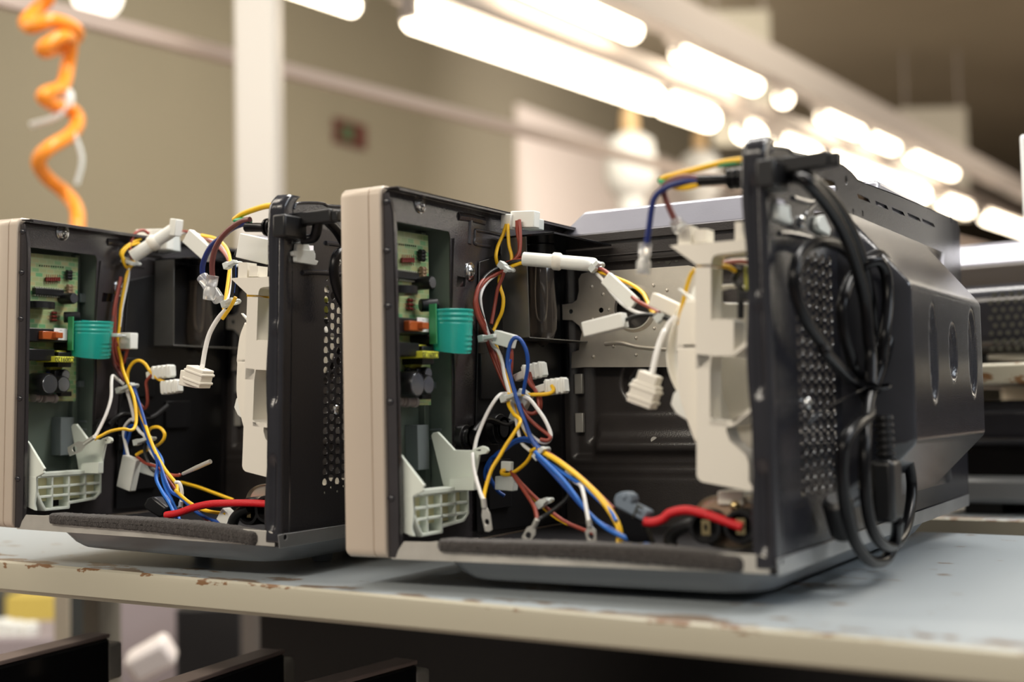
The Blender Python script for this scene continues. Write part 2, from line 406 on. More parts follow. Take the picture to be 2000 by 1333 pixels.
for k, x, y in (('a', 368, 190), ('a', 372, 525), ('a', 378, 905), ('b', 355, 270), ('b', 362, 870)):
    MB().ball(P(k, x, y, -.0004), .0034, 16, (1, .55, .75)).build('dimple', 'enamel', ff)
def screw(c, nrm, rad, par, washer=True, name='screw'):
    c, nrm = Vector(c), Vector(nrm).normalized(); mb = MB()
    if washer: mb.lathe(c, c+nrm*.0012, [(0, rad*1.35), (.7, rad*1.35), (1, rad*1.2)], 24)
    mb.lathe(c, c+nrm*.0032, [(0, rad*.95), (.45, rad), (.75, rad*.85), (.95, rad*.45), (1, rad*.2)], 24)
    u, w = frame(nrm)
    s = mb.build(name, 'bright_steel', par)
    mb = MB(); t = c+nrm*.0031
    for d, q in ((u, w), (w, u)): mb.plate([t+d*rad*.5+q*rad*.09, t+d*rad*.5-q*rad*.09, t-d*rad*.5-q*rad*.09, t-d*rad*.5+q*rad*.09], nrm*.0002)
    mb.build('cross_recess', 'print_black', s)
    return s
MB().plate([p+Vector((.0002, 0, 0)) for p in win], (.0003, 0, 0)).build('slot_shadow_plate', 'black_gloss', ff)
screw(P('a', 595, 205, XF, 'x'), X_, .0054, M1)
screw(P('a', 928, 672, XF, 'x')+X_*.0017, X_, .0056, M1)

# --- control compartment: grey-green liner and board
mb = MB().plate([(-.0335, .0045, .0125), (-.0335, .0945, .0125), (-.0335, .0945, .2495), (-.0335, .0045, .2495)], (.0015, 0, 0))
mb.box((-.032, .092, .0125), (-.003, .0942, .2495)).box((-.032, .0045, .247), (-.003, .0945, .2493)).box((-.032, .0045, .0125), (-.003, .0945, .0145)).box((-.032, .0045, .0125), (-.003, .0062, .2495))
q0, q1 = P('p', 455, 160, -.026, 'x'), P('p', 515, 160, -.026, 'x')
mb.box((-.032, q0.y, .02), (-.026, q1.y, .245))
mb.build('compartment_liner', 'compartment_plastic', M1, bevel=.0005)
for k, x0, x1, ya, yb in (('b', 525, 600, 415, 690), ('q', 600, 668, 900, 995), ('p', 560, 650, 820, 965)):
    a_, b_ = P(k, x0, ya, -.02, 'x'), P(k, x1, yb, -.02, 'x'); MB().box((-.032, a_.y, b_.z), (-.02, b_.y, a_.z)).build('clip_post', 'grey_plastic', M1, bevel=.0005)
a_, b_ = P('b', 645, 435, -.02, 'x'), P('b', 718, 490, -.02, 'x')
mb = MB().box((-.032, a_.y, a_.z-.002), (-.016, b_.y, a_.z)).box((-.032, a_.y, b_.z-.002), (-.016, b_.y, b_.z)).box((-.032, b_.y-.003, b_.z), (-.018, b_.y, a_.z))
mb.build('board_clip', 'grey_plastic', M1, bevel=.0005)
BX = -.0160
bt = P('p', 545, 268, BX, 'x'); bb = P('q', 580, 1212, BX, 'x'); bt0 = P('p', 95, 203, BX, 'x')
board = MB().plate([(BX, .0065, bb.z), (BX, bb.y, bb.z), (BX, bb.y, bt.z), (BX, .0065, bt0.z)], (-.0016, 0, 0)).build('control_board', 'circuit_green', M1)
def brd(k, x0, ya, x1, yb, x=BX):     # y/z rectangle on the board plane
    a_, b_ = P(k, x0, ya, x, 'x'), P(k, x1, yb, x, 'x'); return a_.y, b_.y, min(a_.z, b_.z), max(a_.z, b_.z)
def comp(name, material, k, x0, ya, x1, yb, h, bev=.0006, face=None, base=BX):
    f_ = BX+h if face is None else face
    ya_, yb_, za, zb = brd(k, x0, ya, x1, yb, f_)
    return MB().box((base, ya_, za), (f_, yb_, zb)).build(name, material, board, bevel=bev)
chip = comp('chip', 'black_plastic', 'p', 100, 712, 428, 860, .0045)
mb = MB(); y0_, y1_, za, zb = brd('p', 100, 712, 428, 860, BX+.0045)
for i in range(12):
    yy = y0_+(y1_-y0_)*(i+.5)/12
    mb.box((BX, yy-.0004, zb), (BX+.003, yy+.0004, zb+.0012)).box((BX, yy-.0004, za-.0012), (BX+.003, yy+.0004, za))
mb.build('chip_pins', 'terminal_metal', board)
mb = MB(); y0_, y1_, za, zb = brd('p', 100, 900, 520, 1060, BX+.016)   # buzzer: flat black disc standing off the board
mb.lathe(Vector((BX+.008, (y0_+y1_)/2-.003, za)), Vector((BX+.008, (y0_+y1_)/2-.003, zb)), [(0, .011), (.06, .0135), (.94, .0135), (1, .0125)], 36)
mb.build('buzzer', 'black_plastic', board)
def ecap(k, x, y, rad, length, name='capacitor', dirv=X_, base=None):
    c = P(k, x, y, BX+length, 'x'); b0 = c-Vector(dirv)*length
    o = MB().lathe(b0, c, [(0, rad*.92), (.08, rad), (.9, rad), (1, rad*.9)], 24).build(name, 'black_plastic', board)
    t = MB().lathe(c, c+Vector(dirv)*.0003, [(0, rad*.82), (1, rad*.8)], 24); u, w = frame(Vector(dirv))
    o2 = t.build('capacitor_top', 'cap_top', board)
    return o
ecap('p', 600, 880, .0052, .016)
c0, c1 = P('p', 440, 1180, BX+.006, 'x'), P('p', 660, 1170, BX+.014, 'x')
MB().lathe(c0, c1, [(0, .0045), (.05, .005), (.95, .005), (1, .0045)], 24).build('lying_capacitor', 'black_plastic', board)
ecap('q', 625, 345, .0072, .018)
ecap('q', 405, 940, .0100, .022)
ecap('q', 550, 945, .0078, .020)
ecap('q', 545, 800, .0052, .016)
comp('relay', 'black_plastic', 'q', 100, 60, 560, 300, .017)
comp('relay_terminal_base', 'copper_orange', 'q', 300, 110, 480, 250, .022)
comp('spade_terminal', 'copper_orange', 'q', 470, 130, 552, 222, .026, .0004)
lab = comp('relay_label', 'white_label', 'q', 400, 68, 550, 262, .0174, .0002, base=BX+.0168)
for i in range(2):
    mw = Matrix.Translation(P('q', 478, 108+i*122, BX+.0176, 'x')) @ Matrix(((0, 0, 1, 0), (-1, 0, 0, 0), (0, -1, 0, 0), (0, 0, 0, 1)))
    text_mesh('print', 'AC 250V' if 0 else '---', .0030, mw, 'print_grey', board)
tf = comp('transformer', 'black_plastic', 'q', 90, 385, 430, 580, .019)
comp('transformer_bobbin', 'yellow_plastic', 'q', 425, 420, 560, 600, .014)
comp('coil_former', 'black_plastic', 'q', 470, 440, 620, 680, .019)
comp('yellow_capacitor', 'yellow_plastic', 'q', 475, 505, 680, 602, .025, .0005)
mw = Matrix.Translation(P('q', 575, 553, BX+.0251, 'x')) @ Matrix(((0, 0, 1, 0), (-1, 0, 0, 0), (0, -1, 0, 0), (0, 0, 0, 1)))
text_mesh('printed_number', 'C009120', .0058, mw, 'print_black', board)
ya_, yb_, za, zb = brd('q', 330, 605, 470, 690, BX+.008)
MB().lathe((BX+.004, ya_, (za+zb)/2), (BX+.004, yb_, (za+zb)/2), [(0, .004), (.1, .0052), (.9, .0052), (1, .004)], 20).build('tape_wound_coil', 'yellow_tape', board)
comp('connector', 'black_plastic', 'q', 470, 1060, 590, 1135, .010)
comp('bracket_block', 'black_plastic', 'q', 400, 735, 510, 850, .012)
MB().ball(P('q', 320, 790, BX+.004, 'x'), .006, 14, (.4, 1.2, .38)).build('ceramic_capacitor', 'blue_part', board)
MB().ball(P('q', 300, 745, BX+.004, 'x'), .005, 14, (.5, .9, .4)).build('varistor', 'black_plastic', board)
def axial(k, x0, ya, x1, yb, rad, material, name='resistor'):
    a_, b_ = P(k, x0, ya, BX+rad+.0005, 'x'), P(k, x1, yb, BX+rad+.0005, 'x'); d = (b_-a_)
    mb = MB().lathe(a_, b_, [(0, rad*.6), (.06, rad), (.25, rad), (.3, rad*.8), (.7, rad*.8), (.75, rad), (.94, rad), (1, rad*.6)], 14)
    mb.tube([a_-d*.7, b_+d*.7], .00028, 6); mb.build(name, material, board)
for i in range(7): axial('p', 205+i*24, 560, 205+i*24, 620, .0013, 'resistor_red')
for yy in (482, 527, 572): axial('p', 430, yy, 488, yy+6, .0021, 'black_plastic', 'diode')
for yy in (705, 750, 798, 842, 888): axial('p', 445, yy, 500, yy+4, .0021, 'resistor_tan')
for yy in (1112, 1168, 1222): axial('p', 280, yy-4, 335, yy+4, .0014, 'resistor_red')
axial('q', 230, 1165, 385, 1172, .0042, 'resistor_grey'); axial('q', 120, 1150, 205, 1155, .0045, 'resistor_grey')
axial('q', 215, 1085, 320, 1090, .0024, 'solder_board')
mb = MB()
for i in range(11):
    p = P('p', 115+i*26, 378+i*3.0, BX+.0002, 'x'); mb.ball(p, .0007, 8)
mb.build('solder_joints', 'print_black', board)
# green upright side board and teal curled sleeve
ya_, yb_, za, zb = brd('q', 470, -170, 660, 560, BX+.006)
sb = MB().box((BX, .055, zb-.0), (BX+.018, .0563, zb)).build
p0, p1 = P('q', 648, -110, BX+.024, 'x'), P('q', 650, 620, BX+.024, 'x')
MB().box((BX+.018, p0.y-.0010, p1.z+.012), (BX+.024, p0.y+.0004, p0.z)).build('side_board', 'solder_board', M1)
FA, FB, FC = P('w', 851, 606, .006, 'x'), P('w', 912, 604, .006, 'x'), P('w', 880, 694, .006, 'x')
def film(s, t):
    rad = (FB.y-FA.y)/2*(1-.10*t); cy_ = (FA.y+FB.y)/2-.001*t; ang = radians(-60)+s*radians(330)
    ridge = .00045*sin(t*pi*18)*(1 if t < .34 or (t > .55 and s > .45) else 0)
    top = FA.z+(FB.z-FA.z)*s; z_ = top-t*(FA.z-FC.z-.002)-.003*t*sin(ang)
    return Vector((.006+(rad+ridge)*.62*sin(ang), cy_-(rad+ridge)*cos(ang), z_))
MB().grid(film, 40, 90).build('insulating_sleeve', 'teal_film', M1, solid=.0004)

# --- door latch bracket, cream-white with a ribbed grid face
LX = .0150
mb = MB()
g = lambda x, y, v=LX: P('w', 600+x*.22506, 880+y*.22506, v, 'x')
cols = [(925, 1045), (1045, 1168), (1168, 1290), (1290, 1398)]
rows = [(405, 508), (508, 606), (606, 722)]
gy = [g(925, 400).y, g(1045, 400).y, g(1168, 400).y, g(1290, 400).y, g(1398, 400).y]
gz = [g(925, 398).z, g(925, 512).z, g(925, 612).z, g(1000, 738).z]
bx0 = .003
tk = .0011
# outer walls and ribs (depth along x)
hi, lo = gz[0], gz[3]
outl = [(gy[0], gz[0]), (gy[4], gz[0]), (gy[4], gz[2]), (gy[4]-.006, gz[2]-.005), (gy[4]-.007, gz[3]+.006), (gy[2], gz[3]+.004), (gy[2], gz[3]), (gy[0]+.010, gz[3]), (gy[0]+.006, gz[3]+.006), (gy[0]+.001, gz[2]+.004)]
N = len(outl)
for i in range(N):
    p, q = outl[i], outl[(i+1) % N]; p3, q3 = Vector((LX, *p)), Vector((LX, *q)); d = (q3-p3).normalized(); nn = d.cross(X_)*.0012
    ex = d*.0006
    mb.hexa([p3-nn-ex, q3-nn+ex, q3+nn+ex, p3+nn-ex], [Vector((bx0, v.y, v.z)) for v in (p3-nn-ex, q3-nn+ex, q3+nn+ex, p3+nn-ex)])
for yv in gy[1:4]: mb.box((bx0, yv-tk, lo+(.004 if yv > gy[1]+.01 else 0)), (LX-.0003, yv+tk, hi))
mb.box((bx0, gy[0], gz[1]-tk), (LX-.0003, gy[4], gz[1]+tk)).box((bx0, gy[0]+.002, gz[2]-tk), (LX-.0003, gy[4], gz[2]+tk))
# ledge on top of the grid
mb.box((bx0, gy[0]+.004, hi), (LX+.001, gy[4]+.002, hi+.0035))
# near side arm
yn = gy[0]-.001
arm = [P('b', *q, yn) for q in ((405, 585), (425, 605), (555, 775), (568, 790), (556, 805), (565, 822))]+[Vector((LX, yn, gz[0])), Vector((LX, yn, gz[2]+.004)), Vector((LX-.002, yn, gz[3]+.006)), Vector((LX, yn, gz[3])), Vector((.004, yn, gz[3]+.003)), Vector((.003, yn, gz[2]))]
mb.plate(arm, (0, .0024, 0))
# far arm
yf = gy[4]-.014
arm2 = [P('b', *q, yf) for q in ((608, 480), (620, 462), (648, 458), (665, 475), (752, 570), (860, 572), (880, 560), (925, 545), (955, 555), (962, 575), (950, 592), (905, 600), (878, 740), (878, 820), (835, 822), (715, 805), (685, 800))]
slot = [P('b', *q, yf) for q in ((888, 568), (915, 566), (918, 575), (890, 578))]
mb.plate(arm2, (0, .003, 0), [slot])
a_ = [P('b', *q, yf-.006) for q in ((720, 745), (840, 740), (875, 735), (875, 820), (720, 822))]
mb.plate(a_, (0, .006, 0))
latch = mb.build('latch_bracket', 'latch_plastic', M1, bevel=.0005)
MB().box((bx0, gy[0]+.003, gz[3]+.007), (LX-.0065, gy[4]-.002, hi-.001)).build('grid_backing', 'latch_core', latch)

# --- base: steel plate, near rail, back rail, pan and feet
MB().box((0.0005, .0012, .0005), (L-.0005, W-.001, .0015)).build('floor_pan', 'shaded_floor_steel', M1)
mb = MB()
rp = [P('b', *q, 0) for q in ((363, 1247), (365, 1205), (388, 1190), (405, 1190), (440, 1138), (590, 1142), (640, 1138))]
rr_ = [P('w', 1490, 1085, 0), P('w', 1502, 1092, 0), P('w', 1503, 1122, 0)]
mb.plate(rp+[Vector((rr_[0].x-.003, 0, rr_[0].z+.0002))]+rr_, (0, .0008, 0))
mb.build('base_rail', 'zinc', M1, bevel=.0003)
br_ = MB().plate([P('w', 1519, 1093, L+.0022, 'x'), P('w', 1522, 1127, L+.0022, 'x'), P('w', 1893, 988, L+.0022, 'x'), P('w', 1893, 966, L+.0022, 'x')], (-.0008, 0, 0), [circle(P('f', 262, 1195, L+.0022, 'x'), Y_, Z_, .0022)]).build('back_rail', 'grey_rail', M1, bevel=.0003)
def loopxy(x0, x1, y0, y1, rad, z, n=5):
    pts = []
    for cx, cy, a0 in ((x1-rad, y1-rad, 0), (x0+rad, y1-rad, pi/2), (x0+rad, y0+rad, pi), (x1-rad, y0+rad, 3*pi/2)):
        pts += [Vector((cx+rad*cos(a0+pi/2*k/n), cy+rad*sin(a0+pi/2*k/n), z)) for k in range(n+1)]
    return pts
loops = [loopxy(.030+i, .280-i, .006+i, .44-i, .03, z) for z, i in ((.0005, 0), (-.005, .004), (-.0105, .008), (-.0145, .013), (-.016, .021))]
n = len(loops[0]); vs = [p for l in loops for p in l]; fs = [(i*n+k, i*n+(k+1) % n, (i+1)*n+(k+1) % n, (i+1)*n+k) for i in range(len(loops)-1) for k in range(n)]+[tuple(range((len(loops)-1)*n, len(loops)*n))]
MB().add(vs, fs).build('base_pan', 'pan_grey', M1, smooth=50)
# --- foam strip draped on the rail
ft = [(b_, P('w', b_, t_, 0), P('w', b_, u_, 0)) for b_, t_, u_ in ((855, 1053, 1078), (960, 1056, 1083), (1060, 1058, 1088), (1160, 1061, 1094), (1270, 1066, 1103), (1370, 1075, 1112), (1452, 1088, 1121))]
def foam(s, t):
    k = s*(len(ft)-1); i = min(int(k), len(ft)-2); fr = k-i
    top = ft[i][1].lerp(ft[i+1][1], fr); bot = ft[i][2].lerp(ft[i+1][2], fr); an = t*2*pi
    e_ = .55+.45*min(1, min(s, 1-s)*70)
    ht = (top.z-bot.z)
    c_ = Vector((top.x, .0045, (top.z+bot.z)/2))
    sx = abs(cos(an))**.45*(1 if cos(an) > 0 else -1); sz = abs(sin(an))**.45*(1 if sin(an) > 0 else -1)
    nz = .00035*random.uniform(-1, 1)
    return c_+Vector((0, -sx*(.0090)*e_+nz, sz*ht/2*e_+nz))
mb = MB().grid(foam, 150, 20)
mb.add([foam(0, j/20) for j in range(20)], [tuple(range(20))]); mb.add([foam(1, j/20) for j in range(20)], [tuple(range(20))])
mb.build('foam_strip', 'foam', M1, smooth=80)

# --- cavity: near wall as a pressed sheet, body, raised roof
def hwall(x, z):
    q = 0
    x0, x1, z0, z1 = xa, xb, zc, zd
    dx = min(x-x0, x1-x); dz = min(z-z0, z1-z); d = min(dx, dz)
    q += .0035*sstep(0, .006, d)+.0045*sstep(.012, .022, d)
    if z < zmid: q -= .010*sstep(zmid, zmid-.022, z)*sstep(.02, .03, min(dx, z-z0+.02))
    for zz in (zl1, zl2): q += .0012*exp(-((z-zz)/.0012)**2)
    rad = sqrt((x-cc.x)**2+(z-cc.z)**2)
    q += .008*sstep(.0205, .014, rad)
    return q
xa, xb = P('d', 168, 400, YC).x, L+.02
zc, zd = P('d', 300, 690, YC).z, P('c', 600, 850, YC).z
zmid = P('d', 500, 435, YC).z; zl1 = P('d', 600, 722, YC).z; zl2 = P('d', 600, 780, YC).z
cc = P('d', 520, 282, YC)
ZTOP = .2560
def wallfn(s, t):
    x = .0005+(L-.001)*s; z = .0015+(ZTOP-.0015)*t
    return Vector((x, YC+hwall(x, z), z))
cw = MB().grid(wallfn, 130, 120).build('cavity_wall', 'cavity_enamel_lit', M1, smooth=60)
mb = MB().box((.0005, YC+.03, .0015), (L-.001, W-.004, ZTOP))
mb.box((.0005, YC-.002, ZTOP), (L-.001, YC+.035, ZTOP+.0012))
mb.box((.0005, YC-.0045, ZTOP-.0060), (L-.001, YC-.0035, ZTOP+.0012))
mb.box((.0005, YC-.0015, ZTOP-.019), (L-.001, YC+.001, ZTOP-.018))
mb.box((.0005, YC-.0015, ZTOP-.0245), (L-.001, YC+.001, ZTOP-.0238))
mb.build('cavity_body', 'cavity_enamel_lit', M1, bevel=.0004)
tl, tr_ = P('c', 300, 540, YC+.022), P('c', 1380, 430, YC+.022)
zt_ = (tl.z+tr_.z)/2
lb = P('c', 120, 645, YC+.004)
mb = MB()
b4 = [Vector((lb.x, YC+.003, ZTOP+.001)), Vector((L-.002, YC+.003, ZTOP+.001)), Vector((L-.002, W-.05, ZTOP+.001)), Vector((lb.x, W-.05, ZTOP+.001))]
t4 = [Vector((tl.x, YC+.022, zt_)), Vector((L-.004, YC+.022, zt_)), Vector((L-.004, W-.07, zt_)), Vector((tl.x, W-.07, zt_))]
mb.hexa(b4, t4).build('cavity_roof', 'enamel_top', M1, bevel=.004, segs=4)
# magnetron mounting plate
YP = YC-.0062
pl = [P('c', *q, YP) for q in ((160, 1150), (225, 1142), (255, 1120), (268, 1060), (266, 985), (285, 950), (330, 938), (700, 915), (980, 895), (1015, 903), (1035, 930), (1045, 1000), (1150, 1020), (1150, 1330))]+[P('d', *q, YP) for q in ((830, 207), (245, 207), (175, 212), (178, 130), (215, 118), (222, 60), (232, 20))]+[P('c', *q, YP) for q in ((290, 1333), (272, 1290), (225, 1252), (162, 1250))]
hc = P('c', 630, 1175, YP); hr = (P('c', 750, 1175, YP)-hc).length
holes = [circle(hc, X_, Z_, hr, 40), circle(P('c', 215, 1195, YP), X_, Z_, .0022, 14), circle(P('c', 412, 1187, YP), X_, Z_, .0024, 14)]
mp_ = MB().plate(pl, (0, .0012, 0), holes).build('magnetron_plate', 'steel', M1, bevel=.0004)
MB().lathe(hc-Y_*.004, hc+Y_*.001, [(0, hr*1.0), (0, hr*1.07), (.5, hr*1.12), (1, hr*1.25), (1, hr), (0, hr*.98)], 48, False).build('hole_rim', 'steel', mp_)
mb = MB().tube(smooth_path([P('d', *q, YP-.0006) for q in ((350, 85), (430, 80), (520, 100), (620, 110), (740, 118))], 8), .0016, 8)
for k, x, y in (('c', 352, 1033), ('c', 425, 1083), ('c', 465, 1183), ('c', 358, 1245), ('c', 755, 1025), ('c', 843, 1057), ('c', 760, 1305), ('c', 820, 1100), ('d', 290, 152), ('d', 395, 98), ('d', 513, 55), ('d', 513, 143)):
    mb.ball(P(k, x, y, YP), .0016, 10)
mb.build('rivet_dots', 'steel', mp_)
for x0, x1, ya, yb in ((193, 235, 243, 345), (197, 240, 447, 547)):
    a_, b_ = P('d', x0, ya, YC-.001), P('d', x1, yb, YC-.001); MB().box((a_.x, YC-.002, b_.z), (b_.x, YC+.002, a_.z)).build('locking_tab', 'zinc', cw, bevel=.0005)
mb = MB().lathe(P('d', 607, 587, YC+.004), P('d', 607, 587, YC-.004), [(0, .003), (1, .003)], 14)
mb.build('wall_stud', 'zinc', cw)
for k, x, y, r_ in (('c', 850, 870, .0026), ('c', 790, 873, .0012), ('c', 905, 868, .0012), ('c', 552, 888, .0012), ('c', 1160, 1015, .0024)):
    p = P(k, x, y, YC+.0036); MB().lathe(p-Y_*.0006, p+Y_*.002, [(0, r_), (1, r_)], 14).build('wall_hole', 'print_black', cw)

# --- lamp housing with bulb, left of the plate
YB = .158
q_ = [P('a', *p, YB) for p in ((1172, 445), (1325, 428), (1352, 1125), (1195, 1135))]
q_ = [Vector((max(.0025, p.x), p.y, p.z)) for p in q_]
xr = q_[1].x; ztop = q_[1].z; zbot = q_[2].z
mb = MB().plate([Vector((.0025, YB, ztop)), Vector((xr, YB, ztop)), Vector((xr+.001, YB, zbot)), Vector((.0025, YB, zbot))], (0, .0009, 0))
mb.box((.0025, YB, zbot), (xr+.0015, YC-.006, zbot+.0009))
lh = mb.build('lamp_housing', 'dark_zinc', M1, bevel=.0003)
mb = MB().box((.0012, YB+.001, zbot), (.0020, YC-.003, ztop)).box((.002, YC-.0050, zbot-.03), (P('w', 1106, 560, YC-.005).x, YC-.0040, ztop+.002))
mb.box((.0025, YB, ztop), (xr+.026, YC-.004, ztop+.0016))
mb.build('lamp_shield', 'black_gloss', lh, bevel=.0002)
bc = P('w', 1058, 575, .215)
MB().lathe(Vector((bc.x, bc.y, ztop-.012)), Vector((bc.x, bc.y, ztop-.088)), [(0, .009), (.05, .0105), (.3, .0115), (.6, .013), (.8, .0125), (.92, .009), (1, .001)], 24).build('lamp_bulb', 'dark_glass', lh)
mb = MB().tube(smooth_path([bc+Vector((x_, 0, z_)) for x_, z_ in ((-.003, .03), (-.004, 0), (-.003, -.02), (.002, -.022), (.004, 0), (.003, .03))], 6), .0005, 6)
mb.build('filament_support', 'terminal_metal', lh)
mb = MB().lathe(Vector((bc.x, bc.y, ztop-.0005)), Vector((bc.x, bc.y, ztop-.016)), [(0, .012), (1, .011)], 20).build('lamp_socket', 'black_plastic', lh)
# black sheet put in for the shade inside the front frame, with switch parts
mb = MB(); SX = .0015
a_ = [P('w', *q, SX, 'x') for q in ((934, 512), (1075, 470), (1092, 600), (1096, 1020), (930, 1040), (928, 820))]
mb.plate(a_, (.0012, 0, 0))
for x0, ya, x1, yb, h in ((940, 690, 990, 780, .0035), (935, 870, 975, 900, .0045), (1010, 790, 1050, 850, .0045), (955, 900, 1000, 990, .0045)):
    p, q = P('w', x0, ya, SX+h, 'x'), P('w', x1, yb, SX+h, 'x'); mb.box((SX, p.y, q.z), (SX+h, q.y, p.z))
c_ = P('w', 985, 838, .018, 'x'); mb.lathe(c_, c_-X_*.010, [(0, .010), (0, .0065), (.3, .006), (.3, .012), (1, .012)], 24)
c_ = P('w', 925, 855, .014, 'x'); mb.lathe(c_, c_-X_*.012, [(0, .010), (0, .006), (.5, .006), (.5, .010), (1, .010)], 24)
mb.tube(smooth_path([P('w', *q, .016, 'x') for q in ((925, 845), (950, 820), (990, 830), (1020, 800))], 6), .0025)
mb.build('switch_shade_board', 'black_plastic', M1, bevel=.0005)

# --- fan duct: cream plastic frame, housing behind it
YD = .030
mb = MB(); gd = lambda *q: P('g', *q, YD)
def pr(k, pts, y=YD, dep=.02):
    mb.plate([P(k, *p, y) for p in pts], (0, dep, 0))
pr('g', [(80, 268), (150, 258), (300, 250), (812, 205), (805, 305), (640, 325), (500, 342), (462, 356), (446, 385), (440, 428), (300, 430), (285, 415)])
pr('g', [(300, 452), (438, 452), (440, 940), (440, 1240), (430, 1333), (300, 1333)])
pr('g', [(150, 95), (262, 92), (266, 255), (152, 262)], YD+.004, .012)
pr('g', [(290, 125), (404, 122), (404, 235), (290, 240)], YD+.004, .012)
pr('g', [(645, 62), (706, 60), (708, 212), (645, 216)], YD+.002, .006)
pr('g', [(700, 85), (812, 72), (815, 210), (700, 215)], YD+.012, .003)
pr('g', [(438, 915), (470, 905), (620, 905), (636, 925), (636, 1215), (610, 1225), (438, 1225)])
pr('d', [(828, 140), (897, 145), (897, 470), (925, 492), (985, 492), (982, 540), (1000, 590), (1040, 625), (1085, 665), (1100, 710), (1100, 800), (1135, 858), (1040, 840), (855, 805), (836, 790), (828, 770)])
pr('d', [(897, 485), (1005, 492), (1040, 470), (1140, 395), (1140, 415), (1045, 495), (1010, 518), (900, 512)], YD, .03)
pr('d', [(1010, 130), (1100, 60), (1105, 85), (1012, 155)], YD, .03)
duct = mb.build('fan_duct', 'cream_plastic', M1, bevel=.0012)
mb = MB()
# bulging side scroll (vertical sheet wrapping from the frame towards the back)
sc = [P('g', 235, 740, YD+.012), P('g', 175, 900, YD+.012), P('g', 150, 1150, YD+.012), P('d', 735, 100, YD+.012), P('d', 737, 290, YD+.012), P('d', 770, 430, YD+.012), P('d', 830, 600, YD+.012)]
sp = smooth_path(sc, 6)
def scroll(s, t):
    p = sp[int(round(s*(len(sp)-1)))]; x_ = p.x+(.2535-.0-p.x)*0
    a_ = t*pi/2
    return Vector((p.x+.030*(1-cos(a_)), p.y+.006+.060*sin(a_)-.006, p.z))
mb.grid(scroll, len(sp)-1, 10)
col_x = P('g', 300, 700, YD+.012).x
mb.grid(lambda s, t: (lambda p: Vector((p.x+(col_x+.004-p.x)*t, p.y, p.z)))(sp[int(round(s*(len(sp)-1)))]), len(sp)-1, 4)
mb.build('duct_scroll', 'cream_plastic', duct, solid=.0022)
mb = MB()
pr('d', [(690, 400), (705, 345), (740, 310), (755, 400), (790, 490), (770, 480), (720, 450)], YD+.018, .004)
mb.build('duct_flap', 'white_plastic', duct, bevel=.001); mb = MB()
pr('g', [(140, 640), (165, 640), (300, 735), (300, 765), (270, 760), (190, 690)], YD+.014, .003)
mb.build('duct_hook', 'white_plastic', duct, bevel=.001); mb = MB()
pr('g', [(225, 770), (300, 590), (300, 770)], YD+.018, .02)
mb.build('duct_gusset', 'white_plastic', duct, bevel=.001)
mb = MB()      # fan housing disc wall standing behind the frame, with the round air opening
YH = .088
hcn = P('w', 1452, 700, YH); 
outl = [P('w', *q, YH) for q in ((1372, 520), (1430, 505), (1500, 500), (1516, 940), (1440, 945), (1372, 900), (1345, 760), (1350, 620))]
hole_ = circle(P('w', 1432, 600, YH), X_, Z_, .030, 28)
for p_ in outl+hole_: p_.x = min(p_.x, L-.006)
mb.plate(outl, (0, .003, 0), [hole_])
rim = circle(P('w', 1440, 690, YH-.02), X_, Z_, .062, 40)
mb.build('fan_housing', 'cream_plastic', duct, bevel=.0008)
mb = MB()
rc = P('w', 1425, 690, YH-.012); R_ = .046
arc = [rc+Vector((R_*cos(a_), 0, R_*sin(a_))) for a_ in [pi*.18+i*pi*1.5/40 for i in range(41)]]
arc = [p for p in arc if p.x < L-.006]
mb.grid(lambda s_, t_: arc[int(round(s_*(len(arc)-1)))]+Y_*(.014*t_), len(arc)-1, 3)
mb.build('fan_ring', 'cream_plastic', duct, smooth=50, solid=.002)
mb = MB(); fc = P('w', 1475, 600, YD+.03)
p, q = P('g', 715, 440, YD+.02), P('g', 800, 660, YD+.02); mb.box((p.x, YD+.02, q.z), (q.x+.02, YD+.04, p.z)); mb.build('motor_coil', 'yellow_tape', duct, bevel=.002)
mb = MB(); p, q = P('g', 680, 665, YD+.018), P('g', 830, 735, YD+.018); mb.box((p.x, YD+.018, q.z), (q.x+.01, YD+.05, p.z))
mb.tube(smooth_path([P('g', 690, 460, YD+.03), P('g', 640, 560, YD+.03), P('g', 690, 640, YD+.03), P('g', 695, 900, YD+.03)], 6), .0022); mb.build('motor_core', 'black_plastic', duct, bevel=.0006)

# --- back panel
mb = MB()
# near column fold with pressed beads
zb0, zb1 = .004, .270
beads = [(.2150, .010), (.158, .012), (.060, .010), (.240, .006)]
def colfn(s, t):
    z = zb0+(zb1-zb0)*t
    prof = [(.2700, .010), (.2702, .004), (.2712, .0008), (.2735, 0), (.2770, 0), (.2805, 0), (.2830, .0006), (.2846, .0022), (L, .005), (L, .012)]
    k = s*(len(prof)-1); i = min(int(k), len(prof)-2); fr = k-i
    x = prof[i][0]+(prof[i+1][0]-prof[i][0])*fr; y = prof[i][1]+(prof[i+1][1]-prof[i][1])*fr
    g_ = 0
    for zz, hw in beads:
        g_ += sstep(hw+.022, hw+.010, abs(z-zz+.02))
    y += .0034*min(1, g_)*exp(-((x-.2775)/.0035)**2)
    if z > .258: y += (z-.258)**2*60; 
    x -= .0012*sin(z*60)*(1 if x < .272 else 0)
    return Vector((x, y, z))
mb.grid(colfn, 30, 150)
bcol = mb.build('back_column', 'enamel', M1, smooth=60, solid=.0009)
XL = L
outl = [P('w', *q, XL, 'x') for q in ((1505, 292), (1540, 292), (1600, 306), (1648, 322), (1664, 336), (1676, 352), (1760, 384), (1860, 426), (1870, 432), (1874, 448), (1893, 985), (1519, 1118))]
outl[0].y = outl[-1].y = .005
VY0, VY1, VZ0, VZ1 = .052, .136, .036, .214
